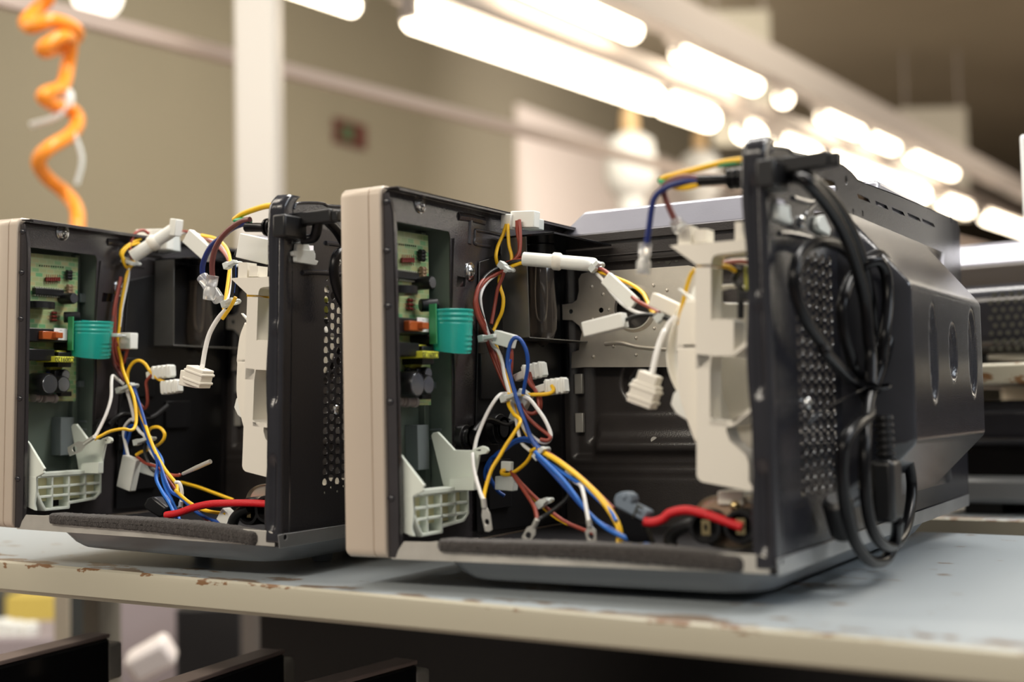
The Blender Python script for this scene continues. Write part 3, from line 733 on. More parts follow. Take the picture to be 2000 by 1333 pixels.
vent = [Vector((XL, VY0, VZ0)), Vector((XL, VY1, VZ0)), Vector((XL, VY1, VZ1)), Vector((XL, VY0, VZ1))]
UY0, UY1, UZ0, UZ1 = .150, .500, .028, .243
bul = [Vector((XL, UY0, UZ0)), Vector((XL, UY1, UZ0)), Vector((XL, UY1, UZ1)), Vector((XL, UY0, UZ1))]
def qe(*pts): return [P('e', *q, XL, 'x') for q in pts]
holes = [vent, bul]
for x, y in ((760, 405), (865, 445), (960, 482), (1052, 515), (1135, 548)):
    holes.append(qe((x-38, y-25), (x+28, y+5), (x+40, y+28), (x-30, y+2)))
holes.append(circle(P('e', 660, 303, XL, 'x'), Y_, Z_, .0035, 12)); holes.append(circle(P('e', 1268, 530, XL, 'x'), Y_, Z_, .003, 12))
holes.append(circle(P('e', 700, 485, XL, 'x'), Y_, Z_, .0025, 10)); holes.append(circle(P('e', 755, 495, XL, 'x'), Y_, Z_, .0025, 10))
holes.append(qe((262, 410), (310, 420), (312, 500), (262, 500))); holes.append(qe((475, 475), (528, 490), (534, 590), (480, 580)))
holes.append(qe((520, 290), (590, 310), (606, 350), (600, 372), (575, 345), (525, 310)))
mb = MB().plate(outl, (-.0009, 0, 0), holes)
mb.plate([P('w', *q, XL, 'x') for q in ((1664, 336), (1676, 352), (1760, 384), (1860, 426), (1870, 432))]+[P('w', *q, XL, 'x')-Z_*.0008 for q in ((1870, 432), (1860, 426), (1760, 384), (1676, 352), (1664, 336))], (-.012, 0, 0))
# perforated vent field: cells with round holes
cs = .0078; ny = int((VY1-VY0)/cs); nz = int((VZ1-VZ0)/(cs*.5))
def ventcells(x):
    NZ = int((VZ1-VZ0)/cs); NY = int((VY1-VY0)/cs); dy = (VY1-VY0)/NY; dz = (VZ1-VZ0)/NZ
    for j in range(NY):
        offs = (j % 2)*.5
        for i in range(NZ):
            c = Vector((x, VY0+(j+.5)*dy, VZ0+(i+.5+ (offs-.25)*.9)*dz)); hh = min(dz, dy)*.40
            if i in (0, NZ-1) or (j > 7 and 11 < i < 13): hh *= .35
            n = 16; oc = []; ic = []
            for k in range(n):
                a_ = 2*pi*k/n; cy, cz = cos(a_), sin(a_); m = max(abs(cy), abs(cz))
                oc.append(Vector((x, VY0+(j+.5)*dy+cy/m*dy/2, VZ0+(i+.5)*dz+cz/m*dz/2))); ic.append(c+Vector((0, cy*hh, cz*hh)))
            bk = [p-X_*.0009 for p in ic]
            mb.add(oc+ic+bk, [(k, (k+1) % n, n+(k+1) % n, n+k) for k in range(n)]+[(n+k, n+(k+1) % n, 2*n+(k+1) % n, 2*n+k) for k in range(n)])
ventcells(XL)
bp_ = mb.build('back_panel', 'enamel', M1, smooth=40)
# bulge
BH = .046
ELL = [(P('w', 1824, 690, L+BH, 'x'), .012, .036), (P('w', 1862, 688, L+BH, 'x'), .014, .022), (P('w', 1900, 690, L+BH, 'x'), .016, .036)]
ty0 = P('w', 1784, 700, L+BH, 'x').y; ty1 = P('w', 1925, 700, L+BH, 'x').y; tz0 = P('w', 1790, 866, L+BH, 'x').z; tz1 = P('w', 1790, 556, L+BH, 'x').z
def bulge(s, t):
    y = UY0+(UY1-UY0)*s; z = UZ0+(UZ1-UZ0)*t
    fy = min((y-UY0)/(ty0-UY0), (UY1-y)/(UY1-ty1+.012)); fz = min((z-UZ0)/(tz0-UZ0), (UZ1-z)/(UZ1-tz1))
    def sm(v): return 1-(max(0, 1-v))**1.0 if v < .94 else (1-.06*max(0, 1-(v-.94)/.12)**2 if v < 1.06 else 1)
    h = min(sm(max(0, fy)), 1)*min(sm(max(0, fz)), 1)
    x = L+BH*h
    for c, a_, b_ in ELL:
        e_ = ((y-c.y)/a_)**2+((z-c.z)/b_)**2
        x -= .0035*sstep(1.15, .7, e_)
    return Vector((x, y, z))
MB().grid(bulge, 150, 120).build('back_bulge', 'enamel', bp_, smooth=70)
mb = MB()
mb.tube(smooth_path([P('e', *q, XL, 'x') for q in ((270, 610), (330, 612), (420, 630), (520, 660))], 5), .0022)
mb.tube(smooth_path([P('e', *q, XL, 'x') for q in ((350, 405), (440, 430), (480, 415), (510, 395))], 5), .002)
mb.tube(smooth_path([P('e', *q, XL, 'x') for q in ((420, 540), (430, 490), (470, 450), (510, 400))], 5), .0012)
mb.build('pressed_rib', 'enamel', bp_)
screw(P('e', 395, 545, XL, 'x'), X_, .0042, M1, False); screw(P('f', 390, 368, XL, 'x'), X_, .0042, M1, False)
for pts in (((232, 440), (300, 455), (305, 520), (318, 530), (312, 560), (235, 530), (232, 500)), ((470, 520), (500, 505), (525, 560), (540, 590), (532, 625), (470, 590), (462, 560))):
    MB().plate([P('e', *q, XL+.0005, 'x') for q in pts], (.004, 0, 0)).build('plastic_clip', 'nylon', M1, bevel=.0008)
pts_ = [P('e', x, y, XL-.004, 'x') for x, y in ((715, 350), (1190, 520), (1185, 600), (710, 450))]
MB().plate(pts_, (-.0015, 0, 0)).build('lit_slot_backing', 'tan_strip', bp_)  # added tan strip standing in for the lit cavity seen through the slots
# raised lip of the column top
mb = MB(); mb.tube(smooth_path([P('w', *q, XL, 'x') for q in ((1505, 300), (1510, 288), (1540, 291), (1552, 300), (1600, 308))], 4), .0012); mb.build('panel_lip', 'enamel', bp_)
# cord retainer: block with bar, and inner strain relief
cy = P('e', 285, 240, XL+.006, 'x').y
p, q = P('e', 248, 175, XL+.010, 'x'), P('e', 320, 365, XL+.010, 'x')
mb = MB().box((L-.002, p.y-.002, q.z), (L+.010, q.y+.004, p.z))
ret = mb.build('cord_retainer', 'black_plastic', M1, bevel=.0015)
b0, b1 = P('w', 1532, 326, cy), P('w', 1642, 322, cy)
b1 = Vector((b1.x, cy, b0.z)); MB().beam(Vector((L, cy, b0.z)), Vector((b1.x-.006, cy, b0.z+.0015)), .010, .010).beam(Vector((b1.x-.0065, cy, b0.z+.001)), Vector((b1.x, cy, b0.z+.001)), .008, .0085).build('retainer_bar', 'black_plastic', ret, bevel=.0012)
YS = .016
s0, s1, s2 = P('c', 1048, 345, YS), P('c', 1240, 336, YS), P('c', 1400, 322, YS)
MB().lathe(s0, s1, [(0, .0030), (0, .0037), (.95, .0037), (1, .0042)], 24).build('cord_sleeve', 'cord_black', M1)
mb = MB(); prof = []
for i in range(6): prof += [(i/6, .0050), (i/6+.02, .0070), (i/6+.10, .0072), (i/6+.12, .0050)]
mb.lathe(s1, Vector((L-.006, s2.y, s2.z)), prof+[(1, .005)], 24).build('strain_relief', 'cord_black', M1)
COMMON = list(M1.children)

# ------------------------------------------------------------------ M1's own loose parts
def wire(root, name, material, rad, pts, n=8, sub=8):
    return MB().tube(smooth_path(pts, sub), rad, n).build(name, material, root, smooth=80)
def wires(root, specs, base_y=.1, rad=.00152):
    for sp_ in specs:
        color, pts = sp_[0], sp_[1]; y_ = sp_[2] if len(sp_) > 2 else base_y; r_ = sp_[3] if len(sp_) > 3 else rad
        out = []; k = None; y0, y1 = (y_ if isinstance(y_, tuple) else (y_, y_))
        real = [p for p in pts if not isinstance(p, str)]; i = 0
        for p in pts:
            if isinstance(p, str): k = p; continue
            v = p[2] if len(p) > 2 else y0+(y1-y0)*i/max(1, len(real)-1)
            q = P(k, p[0], p[1], v)
            if q.x < .008: q = P(k, p[0], p[1], .008, 'x')
            out.append(q); i += 1
        wire(root, {'hv_red': 'red_high_voltage_wire', 'navy': 'dark_blue_wire', 'lightblue': 'light_blue_wire'}.get(color, color+'_wire'), color+'_wire', r_, out)
def connector(root, k, p0, p1, wid, y, name='connector', material='white_plastic', dep=.008, ribs=0, y1=None, bev=.0008):
    a_, b_ = P(k, *p0, y), P(k, *p1, y if y1 is None else y1); mb = MB()
    up = (b_-a_).cross(Y_).normalized()
    mb.beam(a_, b_, dep, wid, up)
    for i in range(ribs):
        c = a_.lerp(b_, (i+.6)/(ribs+.2)); d = (b_-a_).normalized()*(.0012); mb.beam(c-d, c+d, dep+.002, wid+.002, up)
    return mb.build(name, material, root, bevel=bev)
def zip_tie(root, k, p0, p1, y, rad=.0055):
    a_, b_ = P(k, *p0, y), P(k, *p1, y)
    if min(a_.x, b_.x) < .006:
        y = min(P(k, *p0, .006, 'x').y, P(k, *p1, .006, 'x').y); a_, b_ = P(k, *p0, y), P(k, *p1, y)
    mb = MB(); d = (b_-a_).normalized()
    mb.beam(a_, b_, .006, .0032, d.cross(Y_))
    e_ = a_-d*.0025; mb.beam(e_, e_+d*.0055, .0065, .0055, d.cross(Y_))
    c = (a_+b_)/2; ww = (b_-a_).length/2*.8; w_ = d.cross(Y_).normalized()
    lp = [c+d*(ww*cos(t))+Y_*(.006+.006*sin(t)) for t in [2*pi*i/14 for i in range(14)]]
    mb.tube(lp, .0014, 6, closed=True)
    return mb.build('zip_tie', 'nylon', root, bevel=.0006)

# ================================================================== details are filled in below
DETAIL = True

# ------------------------------------------------------------------ feet (reach the bench)
def feet(root, pts, top=-.0155):
    inv = root.matrix_world.inverted()
    for x, y in pts:
        w = root.matrix_world @ Vector((x, y, top-ZT)); b_ = inv @ Vector((w.x, w.y, ZT)); tp = Vector((x, y, top)); bt_ = Vector((b_.x, b_.y, b_.z+ZT))
        bt_.z += .0004; MB().lathe(tp, bt_, [(0, .010), (.3, .0095), (.85, .0085), (1, .0075)], 20).build('foot', 'pan_grey', root)
FEET = [(.075, .15), (.235, .12), (.060, .40), (.245, .40)]
feet(M1, FEET)

# ------------------------------------------------------------------ power cord of the nearest oven
CX = L+.022
def cpts(pts, x=CX): return [P(q[0], q[1], q[2], x+(q[3] if len(q) > 3 else 0), 'x') for q in pts]
mbc = MB(); CR = .0041
st_ = [Vector((L+.004, cy+.003, P('e', 300, 290, L, 'x').z)), Vector((L+.012, cy+.006, P('e', 300, 285, L, 'x').z))]
mbc.tube(smooth_path(st_+cpts([('e', 430, 285), ('e', 520, 350), ('e', 620, 470), ('e', 700, 620), ('e', 760, 800), ('e', 800, 1000), ('e', 825, 1200), ('f', 745, 120, .002), ('f', 735, 270, .004)]), 10), CR, 12)
mbc.tube(smooth_path([p+Vector((0, -.002, -.004)) for p in st_]+cpts([('e', 420, 305, .004), ('e', 500, 385, .006), ('e', 585, 500, .006), ('e', 660, 640, .006), ('e', 715, 800, .006), ('e', 765, 1000, .006), ('e', 785, 1200, .006), ('f', 720, 120, .007), ('f', 720, 270, .009)]), 10), CR, 12)
mbc.tube(smooth_path(cpts([('f', 735, 270, .004), ('f', 700, 420, .006), ('f', 690, 600, .010), ('f', 690, 800, .010), ('f', 720, 1000, .010), ('f', 780, 1100, .010), ('f', 850, 1105, .008), ('f', 910, 1000, .006), ('f', 935, 800, .004), ('f', 905, 620, .004), ('f', 850, 460, .002), ('f', 775, 330, 0), ('f', 715, 270, -.002), ('f', 640, 190, -.004), ('e', 690, 1333, -.004), ('e', 640, 1150, -.006), ('e', 640, 1000, -.006), ('e', 690, 860, -.005), ('e', 760, 770, -.003), ('e', 850, 735, .002), ('e', 915, 800, .006), ('e', 945, 920, .008), ('e', 935, 1080, .008), ('e', 900, 1250, .008), ('f', 790, 150, .006), ('f', 745, 280, .004)]), 10), CR, 12)
mbc.tube(smooth_path(cpts([('e', 735, 820, -.004), ('e', 690, 740, -.004), ('e', 610, 680, -.006), ('e', 510, 660, -.008), ('e', 420, 700, -.010), ('e', 368, 800, -.010), ('e', 365, 940, -.010), ('e', 430, 1120, -.008), ('e', 540, 1280, -.006), ('f', 480, 100, -.005), ('f', 600, 230, -.004), ('f', 680, 310, -.002), ('f', 720, 420, .006), ('f', 650, 480, .008), ('f', 590, 560, .006), ('f', 570, 680, .004), ('f', 580, 850, .003), ('f', 610, 1000, .003), ('f', 650, 1110, .003), ('f', 720, 1190, .004), ('f', 800, 1180, .006), ('f', 850, 1080, .010), ('f', 862, 980, .016)]), 10), CR, 12)
mbc.tube(smooth_path(cpts([('e', 735, 820, -.003), ('e', 790, 780, .004), ('e', 850, 775, .009), ('e', 890, 850, .011), ('e', 900, 1000, .012), ('e', 880, 1200, .012), ('f', 775, 160, .009), ('f', 735, 280, .006)]), 10), CR, 12)
cord = mbc.build('power_cord', 'cord_black', M1, smooth=80)
tc_ = P('f', 728, 285, CX+.003, 'x')
MB().tube([tc_+Vector((.012*cos(t), .012*sin(t), .0015*sin(2*t))) for t in [2*pi*i/24 for i in range(24)]], .0011, 8, closed=True).tube(smooth_path([tc_+Vector((0, -.012, 0)), P('f', 600, 335, CX, 'x'), P('f', 480, 400, CX-.004, 'x'), P('f', 395, 475, CX-.008, 'x')], 6), .0009, 6).build('twist_tie', 'cord_black', cord)
pa, pb = P('f', 800, 660, CX+.010, 'x'), P('f', 812, 985, CX+.010, 'x')
mb = MB().beam(pa, pb, .026, .016, X_)
plug = mb.build('plug', 'black_plastic', cord, bevel=.004, segs=3)
s_, t_ = P('f', 785, 430, CX+.009, 'x'), P('f', 800, 655, CX+.010, 'x'); prof = []
for i in range(6): prof += [(i/6, .0045), (i/6+.02, .0065), (i/6+.10, .0068), (i/6+.12, .0045)]
MB().lathe(s_, t_, prof+[(1, .006)], 20).build('plug_strain_relief', 'black_plastic', plug)
pa = P('f', 560, 930, CX-.006, 'x')
MB().lathe(P('f', 540, 860, CX-.008, 'x'), P('f', 590, 1060, CX-.008, 'x'), [(0, .006), (.1, .010), (.9, .0095), (1, .006)], 16).build('inlet_connector', 'black_plastic', cord, bevel=.001)

# ------------------------------------------------------------------ high voltage parts on the floor of the nearest oven
T = ID
YK = .050
def hv_capacitor(root, k, x0, x1, ya, yb, y=YK):
    a_, b_ = P(k, x0, ya, y), P(k, x1, yb, y); cx, cz = (a_.x+b_.x)/2, (a_.z+b_.z)/2; hx, hz = abs(b_.x-a_.x)/2, abs(a_.z-b_.z)/2
    def ov(sc, yy, n=40): return [Vector((cx+hx*sc*(abs(cos(t))**.7)*(1 if cos(t) > 0 else -1), yy, cz+hz*sc*(abs(sin(t))**.9)*(1 if sin(t) > 0 else -1))) for t in [2*pi*i/n for i in range(n)]]
    mb = MB(); loops = [ov(.90, y+.001), ov(.97, y-.002), ov(1.0, y+.001), ov(1, y+.09), ov(.95, y+.094)]; n = 40
    mb.add([p for l in loops for p in l], [(i*n+q, i*n+(q+1) % n, (i+1)*n+(q+1) % n, (i+1)*n+q) for i in range(4) for q in range(n)]+[tuple(4*n+q for q in range(n)), tuple(q for q in range(n))])
    c = mb.build('high_voltage_capacitor', 'chrome_oval', root, smooth=50)
    return c, cx, cz, hx, hz
hc_, cx, cz, hx, hz = hv_capacitor(M1, 'd', 805, 1215, 868, 1165)
MB().plate([Vector((cx+hx*.88*cos(t), YK-.0005, cz+hz*.86*sin(t))) for t in [2*pi*i/30 for i in range(30)]], (0, .001, 0)).build('capacitor_lid', 'brown_paper', hc_)
for x, y in ((905, 1035), (1085, 1030)):
    c = P('d', x, y, YK-.004)
    s_ = MB().lathe(c+Y_*.004, c-Y_*.012, [(0, .0115), (.7, .0115), (1, .0108), (1, .0085), (.4, .008), (.38, .001)], 28).build('terminal_well', 'black_plastic', hc_)
    mb = MB(); MB().plate([c+Vector((-.003, -.009, -.005)), c+Vector((.003, -.009, -.005)), c+Vector((.003, -.009, .005)), c+Vector((-.003, -.009, .005))], (0, -.0009, 0), [[c+Vector((-.0012, -.009, -.002)), c+Vector((.0012, -.009, -.002)), c+Vector((.0012, -.009, .002)), c+Vector((-.0012, -.009, .002))]]).build('spade_terminal', 'brass', s_)
p = P('d', 1005, 885, YK-.002); MB().box((p.x-.009, YK-.003, p.z-.005), (p.x+.009, YK+.02, p.z+.004)).build('paper_spacer', 'cream_plastic', hc_, bevel=.001)
p = P('d', 1028, 930, YK-.004); MB().ball(p, .0035, 12).build('rivet', 'brass', hc_)
MT['hv_red_wire'] = MT['hv_red']
wires(M1, [('hv_red', ['d', (555, 1012), (600, 1016), (650, 1000), (690, 968), (770, 952), (850, 966), (950, 1000), (1065, 1042)], (.030, .036), .0031),
           ('black', ['d', (840, 1030), (780, 1035), (715, 1065), (690, 1110), (705, 1160)], .045, .0048)])
# grey-blue fuse holder with a raised letter
YF = .030
mb = MB()
mb.plate([P('d', *q, YF) for q in ((396, 895), (405, 872), (430, 858), (462, 860), (485, 878), (494, 905), (480, 915), (568, 960), (570, 975), (545, 1008), (400, 930))], (0, .012, 0))
fh = mb.build('fuse_holder', 'bluegrey_plastic', M1, bevel=.0018)
MB().plate([P('d', *q, YF+.002) for q in ((408, 935), (545, 1005), (560, 1060), (590, 1135), (470, 1120), (440, 1060))], (0, .010, 0)).build('fuse_sleeve', 'cord_black', fh, bevel=.0015)
p = P('d', 448, 885, YF); MB().lathe(p-Y_*.0012, p+Y_*.003, [(0, .0014), (.3, .0022), (1, .0022)], 14).build('fuse_pin', 'bluegrey_plastic', fh)
p = P('d', 518, 966, YF-.0004)
mw = Matrix.Translation(p) @ Matrix.Rotation(radians(25), 4, 'Y') @ Matrix.Rotation(pi/2, 4, 'X')
text_mesh('raised_letter', 'F', .014, mw, 'print_black', fh)

# ------------------------------------------------------------------ wiring of the nearest oven
wires(M1, [
 ('yellow', ['a', (1190, 345), (1165, 420), (1130, 500), (1118, 570), (1135, 630), (1165, 655), (1180, 650), (1160, 680), (1140, 720), (1148, 780), (1168, 850), (1160, 940), (1125, 1020), (1100, 1075), 'h', (170, 360), (190, 420)], (.150, .135)),
 ('yellow', ['a', (1198, 345), (1202, 420), (1208, 490), (1225, 560), (1222, 620), (1195, 655), (1230, 632), (1310, 605)], (.150, .140)),
 ('red', ['a', (1262, 320), (1265, 400), (1278, 480), (1275, 540), (1245, 585), (1275, 575), (1310, 572)], .150),
 ('red', ['a', (1278, 315), (1284, 400), (1284, 500), (1270, 560), (1230, 600), (1180, 650), (1165, 700), (1130, 790), (1110, 900), (1085, 1030)], (.152, .135)),
 ('black', ['a', (1310, 598), (1235, 602), (1150, 635), (1060, 690), (1005, 770), (990, 850), (1010, 940), (1050, 1030), (1095, 1090), 'h', (185, 400), (215, 460)], (.142, .128)),
 ('red', ['a', (1310, 585), (1210, 605), (1110, 660), (1020, 740), (980, 830), (985, 930), (1020, 1020), (1070, 1100), 'h', (170, 420), (215, 560), (250, 680), (290, 800)], (.144, .118)),
 ('white', ['a', (1190, 665), (1120, 690), (1050, 750), (1015, 820), (1012, 890), (1035, 1000), (1070, 1110), 'h', (165, 450), (210, 500), (240, 580), (255, 680), (285, 790), (315, 900), (345, 1010), (360, 1100), (390, 1200), (455, 1262)], (.142, .098)),
 ('red', ['a', (1180, 660), (1080, 710), (1000, 790), (973, 870), (985, 960), (1030, 1060), 'h', (115, 370), (140, 470), (180, 580), (240, 720), (285, 810)], (.143, .120)),
 ('red', ['a', (1100, 690), (1010, 770), (985, 850), (1000, 940), (1040, 1030), 'h', (130, 380), (150, 470), (195, 570), (235, 670), (290, 790), (330, 900)], (.140, .118)),
 ('yellow', ['h', (175, 400), (215, 520), (262, 640), (295, 750), (330, 870), (365, 990), (405, 1090), (465, 1190), (520, 1255), (600, 1320)], (.126, .095)),
 ('blue', ['h', (400, 825), (415, 730), (435, 610), (425, 500), (385, 415), (340, 393), (305, 430), (283, 520), (280, 610), (305, 710), (335, 820), (370, 930), (415, 1050), (455, 1160), (500, 1230), (570, 1300)], (.105, .092)),
 ('blue', ['h', (300, 560), (290, 620), (310, 720), (345, 830), (385, 950), (425, 1060), (460, 1150), (520, 1230), (590, 1310)], (.112, .096)),
 ('black', ['h', (262, 420), (268, 500), (262, 580), (275, 650)], .120),
 ('red', ['h', (285, 425), (310, 500), (310, 600), (305, 690), (330, 800)], .120),
 ('yellow', ['h', (255, 822), (330, 832), (450, 830), (560, 826), (615, 815), (632, 790), (618, 760)], (.108, .120)),
 ('white', ['h', (270, 822), (225, 828), (185, 870), (130, 960), (75, 1080), (40, 1180), (22, 1280), 'b', (866, 600), (875, 690), (900, 790), (935, 890)], (.108, .045)),
 ('yellow', ['h', (285, 860), (290, 910), (330, 980), (375, 1020), (368, 1060), (320, 1140), (260, 1230), (215, 1310), 'b', (985, 690), (955, 780), (938, 850), (935, 900)], (.104, .045)),
 ('red', ['h', (445, 655), (432, 700), (455, 750), (495, 800), (518, 880), (515, 940), (470, 975), (410, 955), (380, 900)], (.125, .108)),
 ('red', ['h', (455, 655), (462, 730), (500, 800), (530, 850), (533, 920), (505, 965), (440, 975), (400, 940)], (.127, .110)),
 ('red', ['h', (365, 890), (400, 960), (460, 1030), (530, 1090), (595, 1140), (605, 1165), (580, 1180), (530, 1172)], (.108, .100)),
 ('white', ['h', (410, 845), (455, 870), (510, 940), (565, 1020), (605, 1110), (608, 1160), (580, 1195), (530, 1190), (470, 1150), (410, 1090), (380, 1020)], (.108, .100)),
 ('blue', ['h', (480, 1185), (420, 1165), (350, 1175), (275, 1225), (200, 1295), 'b', (985, 620), (950, 680), (945, 740), (970, 780)], (.095, .110)),
 ('blue', ['h', (480, 1195), (400, 1180), (330, 1200), (255, 1255), 'b', (1020, 590), (975, 650), (970, 720), (1000, 790), (1030, 830), (1065, 855)], (.097, .112)),
 ('yellow', ['h', (500, 1240), (460, 1262), 'b', (1235, 585), (1205, 640), (1150, 690), (1090, 722), (1050, 718), (1048, 700), (1070, 695)], (.092, .100)),
 ('yellow', ['h', (590, 1290), 'd', (30, 655), (90, 690), (160, 740), (240, 805), (320, 890), (385, 980), (420, 1060), (415, 1150)], (.092, .048)),
 ('yellow', ['h', (560, 1270), 'd', (10, 640), (90, 680), (180, 745), (260, 815), (330, 885), (400, 980), (432, 1060), (428, 1150)], (.094, .050)),
 ('lightblue', ['h', (580, 1300), 'd', (0, 660), (70, 715), (150, 770), (230, 820), (310, 890), (380, 960), (410, 1010)], (.092, .055)),
 ('lightblue', ['h', (570, 1310), 'd', (-10, 650), (50, 710), (130, 790), (200, 880), (270, 970), (350, 1040), (430, 1085), (520, 1120), (585, 1135)], (.090, .030)),
 ('blue', ['h', (560, 1300), 'd', (-15, 660), (60, 740), (150, 840), (220, 920), (300, 1000), (380, 1050), (470, 1100), (570, 1130)], (.092, .034)),
 ('red', ['h', (590, 1280), 'd', (40, 645), (110, 690), (190, 750), (270, 820), (340, 890), (395, 945)], (.096, .066)),
 ('black', ['h', (600, 1310), 'b', (1420, 700), (1455, 750), (1475, 810), (1450, 870), (1390, 925), (1320, 975), (1275, 1005)], (.090, .050)),
 ('red', ['b', (1105, 705), (1150, 770), (1205, 850), (1250, 925), (1268, 1000)], (.098, .050)),
 ('red', ['b', (1115, 715), (1180, 790), (1260, 870), (1350, 950), (1440, 1015), (1540, 1060), (1620, 1090)], (.098, .075)),
 ('yellow', ['b', (1150, 760), (1220, 835), (1300, 920), (1380, 985), (1460, 1030)], (.097, .082)),
 ('white', ['d', (150, 750), (190, 800), (225, 825), (242, 880), (255, 950), (266, 1010)], (.085, .045)),
 # sleeve outlet to the fan duct
 ('yellow', ['c', (375, 930), (440, 950), (520, 980), (610, 1020), (680, 1070), (710, 1120), (735, 1180), (765, 1212)], (.165, .090)),
 ('red', ['c', (370, 915), (430, 925), (500, 985), (560, 1050), (640, 1120), (720, 1165), (790, 1205)], (.165, .090)),
 ('white', ['c', (375, 940), (420, 985), (480, 1070), (550, 1145), (620, 1190), (700, 1215), (790, 1215)], (.163, .090)),
 ('black', ['c', (560, 1258), (620, 1230), (690, 1218), (760, 1220), (830, 1240), (880, 1262)], (.098, .080)),
 ('yellow', ['g', (305, 470), (265, 520), (230, 620), (205, 720), (180, 830), (165, 900), (140, 945), (90, 930)], (.060, .085)),
 ('white', ['g', (130, 885), (70, 950), (20, 1050), (0, 1110), 'd', (660, 20), (635, 80), (615, 150), (595, 245)], (.080, .050), .0020),
 ('yellow', ['g', (320, 435), (420, 425), (500, 440), (580, 450), (640, 480), (680, 510)], (.040, .062)),
 ('red', ['g', (360, 440), (480, 430), (580, 415), (680, 405), (760, 415)], (.044, .066)),
 # mains leads from the cord sleeve
 ('yellow', ['c', (1410, 206), (1330, 210), (1230, 222), (1130, 245), (1030, 272), (920, 300), (830, 325), (800, 338)], (.020, .026), .0021),
 ('green', ['c', (1410, 214), (1330, 220), (1230, 232), (1180, 240)], (.0205, .022), .0017),
 ('green', ['c', (800, 338), (812, 352), (850, 366), (890, 372)], (.026, .022), .0021),
 ('yellow', ['c', (885, 378), (930, 388), (990, 384), (1055, 366)], (.022, .016), .0021),
 ('brown', ['c', (1060, 335), (1000, 322), (930, 326), (865, 348), (825, 375), (822, 420), (845, 490), (870, 550), (905, 625)], (.016, .028), .0021),
 ('navy', ['c', (1060, 350), (990, 345), (920, 358), (850, 382), (790, 420), (755, 470), (740, 540), (728, 630), (715, 720), (708, 775)], (.016, .022), .0021),
], .1)
# braided sleeve, collars and ties
a_, b_ = P('a', 1308, 582, .142), P('c', 360, 890, .166)
mid = P('a', 1700, 615, .152)
pth = smooth_path([a_, mid, b_], 10)
sl = MB().tube(pth, .0056, 16).build('braided_sleeve', 'white_plastic', M1, smooth=60)
c_ = P('a', 1535, 600, .147); d_ = (b_-a_).normalized()
MB().lathe(c_-d_*.004, c_+d_*.004, [(0, .0062), (.2, .0072), (.8, .0072), (1, .0062)], 10).build('collar', 'cream_plastic', sl, bevel=.0005)
zip_tie(M1, 'a', (1160, 625), (1210, 665), .130); zip_tie(M1, 'h', (85, 400), (190, 378), .112)
zip_tie(M1, 'h', (255, 860), (345, 825), .098); zip_tie(M1, 'h', (510, 1300), (560, 1235), .085)
zip_tie(M1, 'b', (1290, 905), (1330, 875), .080); zip_tie(M1, 'c', (360, 915), (400, 875), .155)
zip_tie(M1, 'c', (790, 1240), (830, 1210), .085)
# connectors
connector(M1, 'a', (1165, 330), (1235, 330), .0125, .156, dep=.008)
connector(M1, 'a', (1235, 315), (1400, 312), .0135, .160, dep=.010)
connector(M1, 'a', (1320, 350), (1425, 345), .009, .175, material='nylon', dep=.012)
connector(M1, 'h', (190, 385), (330, 425), .0110, .118, dep=.009)
connector(M1, 'h', (345, 705), (450, 655), .0060, .130); connector(M1, 'h', (405, 665), (570, 630), .0105, .130, ribs=4)
connector(M1, 'h', (510, 795), (600, 765), .0060, .124); connector(M1, 'h', (575, 775), (735, 755), .0105, .124, ribs=4)
connector(M1, 'h', (355, 840), (440, 900), .0150, .114, material='nylon')
connector(M1, 'h', (320, 960), (400, 1000), .0110, .120, material='nylon')
connector(M1, 'c', (310, 1315), (570, 1250), .0110, .095, dep=.010)
connector(M1, 'c', (445, 975), (635, 1150), .0105, .120, dep=.005)
connector(M1, 'c', (750, 1115), (920, 1195), .0100, .085, dep=.010, material='cream_plastic')
connector(M1, 'b', (1078, 735), (1075, 820), .0165, .102, material='nylon'); connector(M1, 'b', (1082, 640), (1080, 700), .009, .104, material='nylon', dep=.005)
connector(M1, 'd', (590, 240), (570, 300), .0150, .050, dep=.010, material='cream_plastic'); connector(M1, 'd', (575, 290), (540, 405), .0185, .050, dep=.012, ribs=2, material='cream_plastic')
def crimp(root, k, pts, y, fork=True, name='ring_terminal', wid=.0085):
    a_, b_, c_ = [P(k, *p, y) for p in pts]; mb = MB()
    mb.tube([a_, b_], .0020, 10)
    d = (c_-b_).normalized(); n_ = d.cross(Y_).normalized(); L_ = (c_-b_).length
    out = [b_+n_*.002, b_+d*L_*.3+n_*wid*.5, c_+n_*wid*.42, c_+d*.001, c_-n_*wid*.42, b_+d*L_*.3-n_*wid*.5, b_-n_*.002]
    m_ = b_+d*L_*.62; ho = [m_+n_*(wid*.26*cos(t))+d*(wid*.3*sin(t)) for t in [2*pi*i/12 for i in range(12)]]
    mb.plate(out, Y_*.0009, [ho]); return mb.build(name, 'terminal_metal', root, bevel=.0002)
crimp(M1, 'b', ((1268, 1000), (1245, 1050), (1190, 1130)), .048); crimp(M1, 'd', ((265, 1005), (272, 1040), (282, 1115)), .044)
crimp(M1, 'b', ((933, 870), (940, 930), (965, 1070)), .043, name='spade_terminal', wid=.0075)
for k, a_, b_, y in (('c', (702, 752), (685, 955), .022), ('c', (895, 605), (935, 665), .028)):
    p0, p1 = P(k, *a_, y), P(k, *b_, y)
    MB().lathe(p0, p1, [(0, .0044), (.38, .0044), (.45, .0034), (.52, .0036), (.62, .0050), (1, .0046)], 18).build('insulated_terminal', 'clear_plastic', M1)
    MB().lathe(p0.lerp(p1, .35), p0.lerp(p1, .85), [(0, .0024), (.3, .0024), (.4, .0030), (1, .0030)], 10).build('crimp', 'terminal_metal', M1)

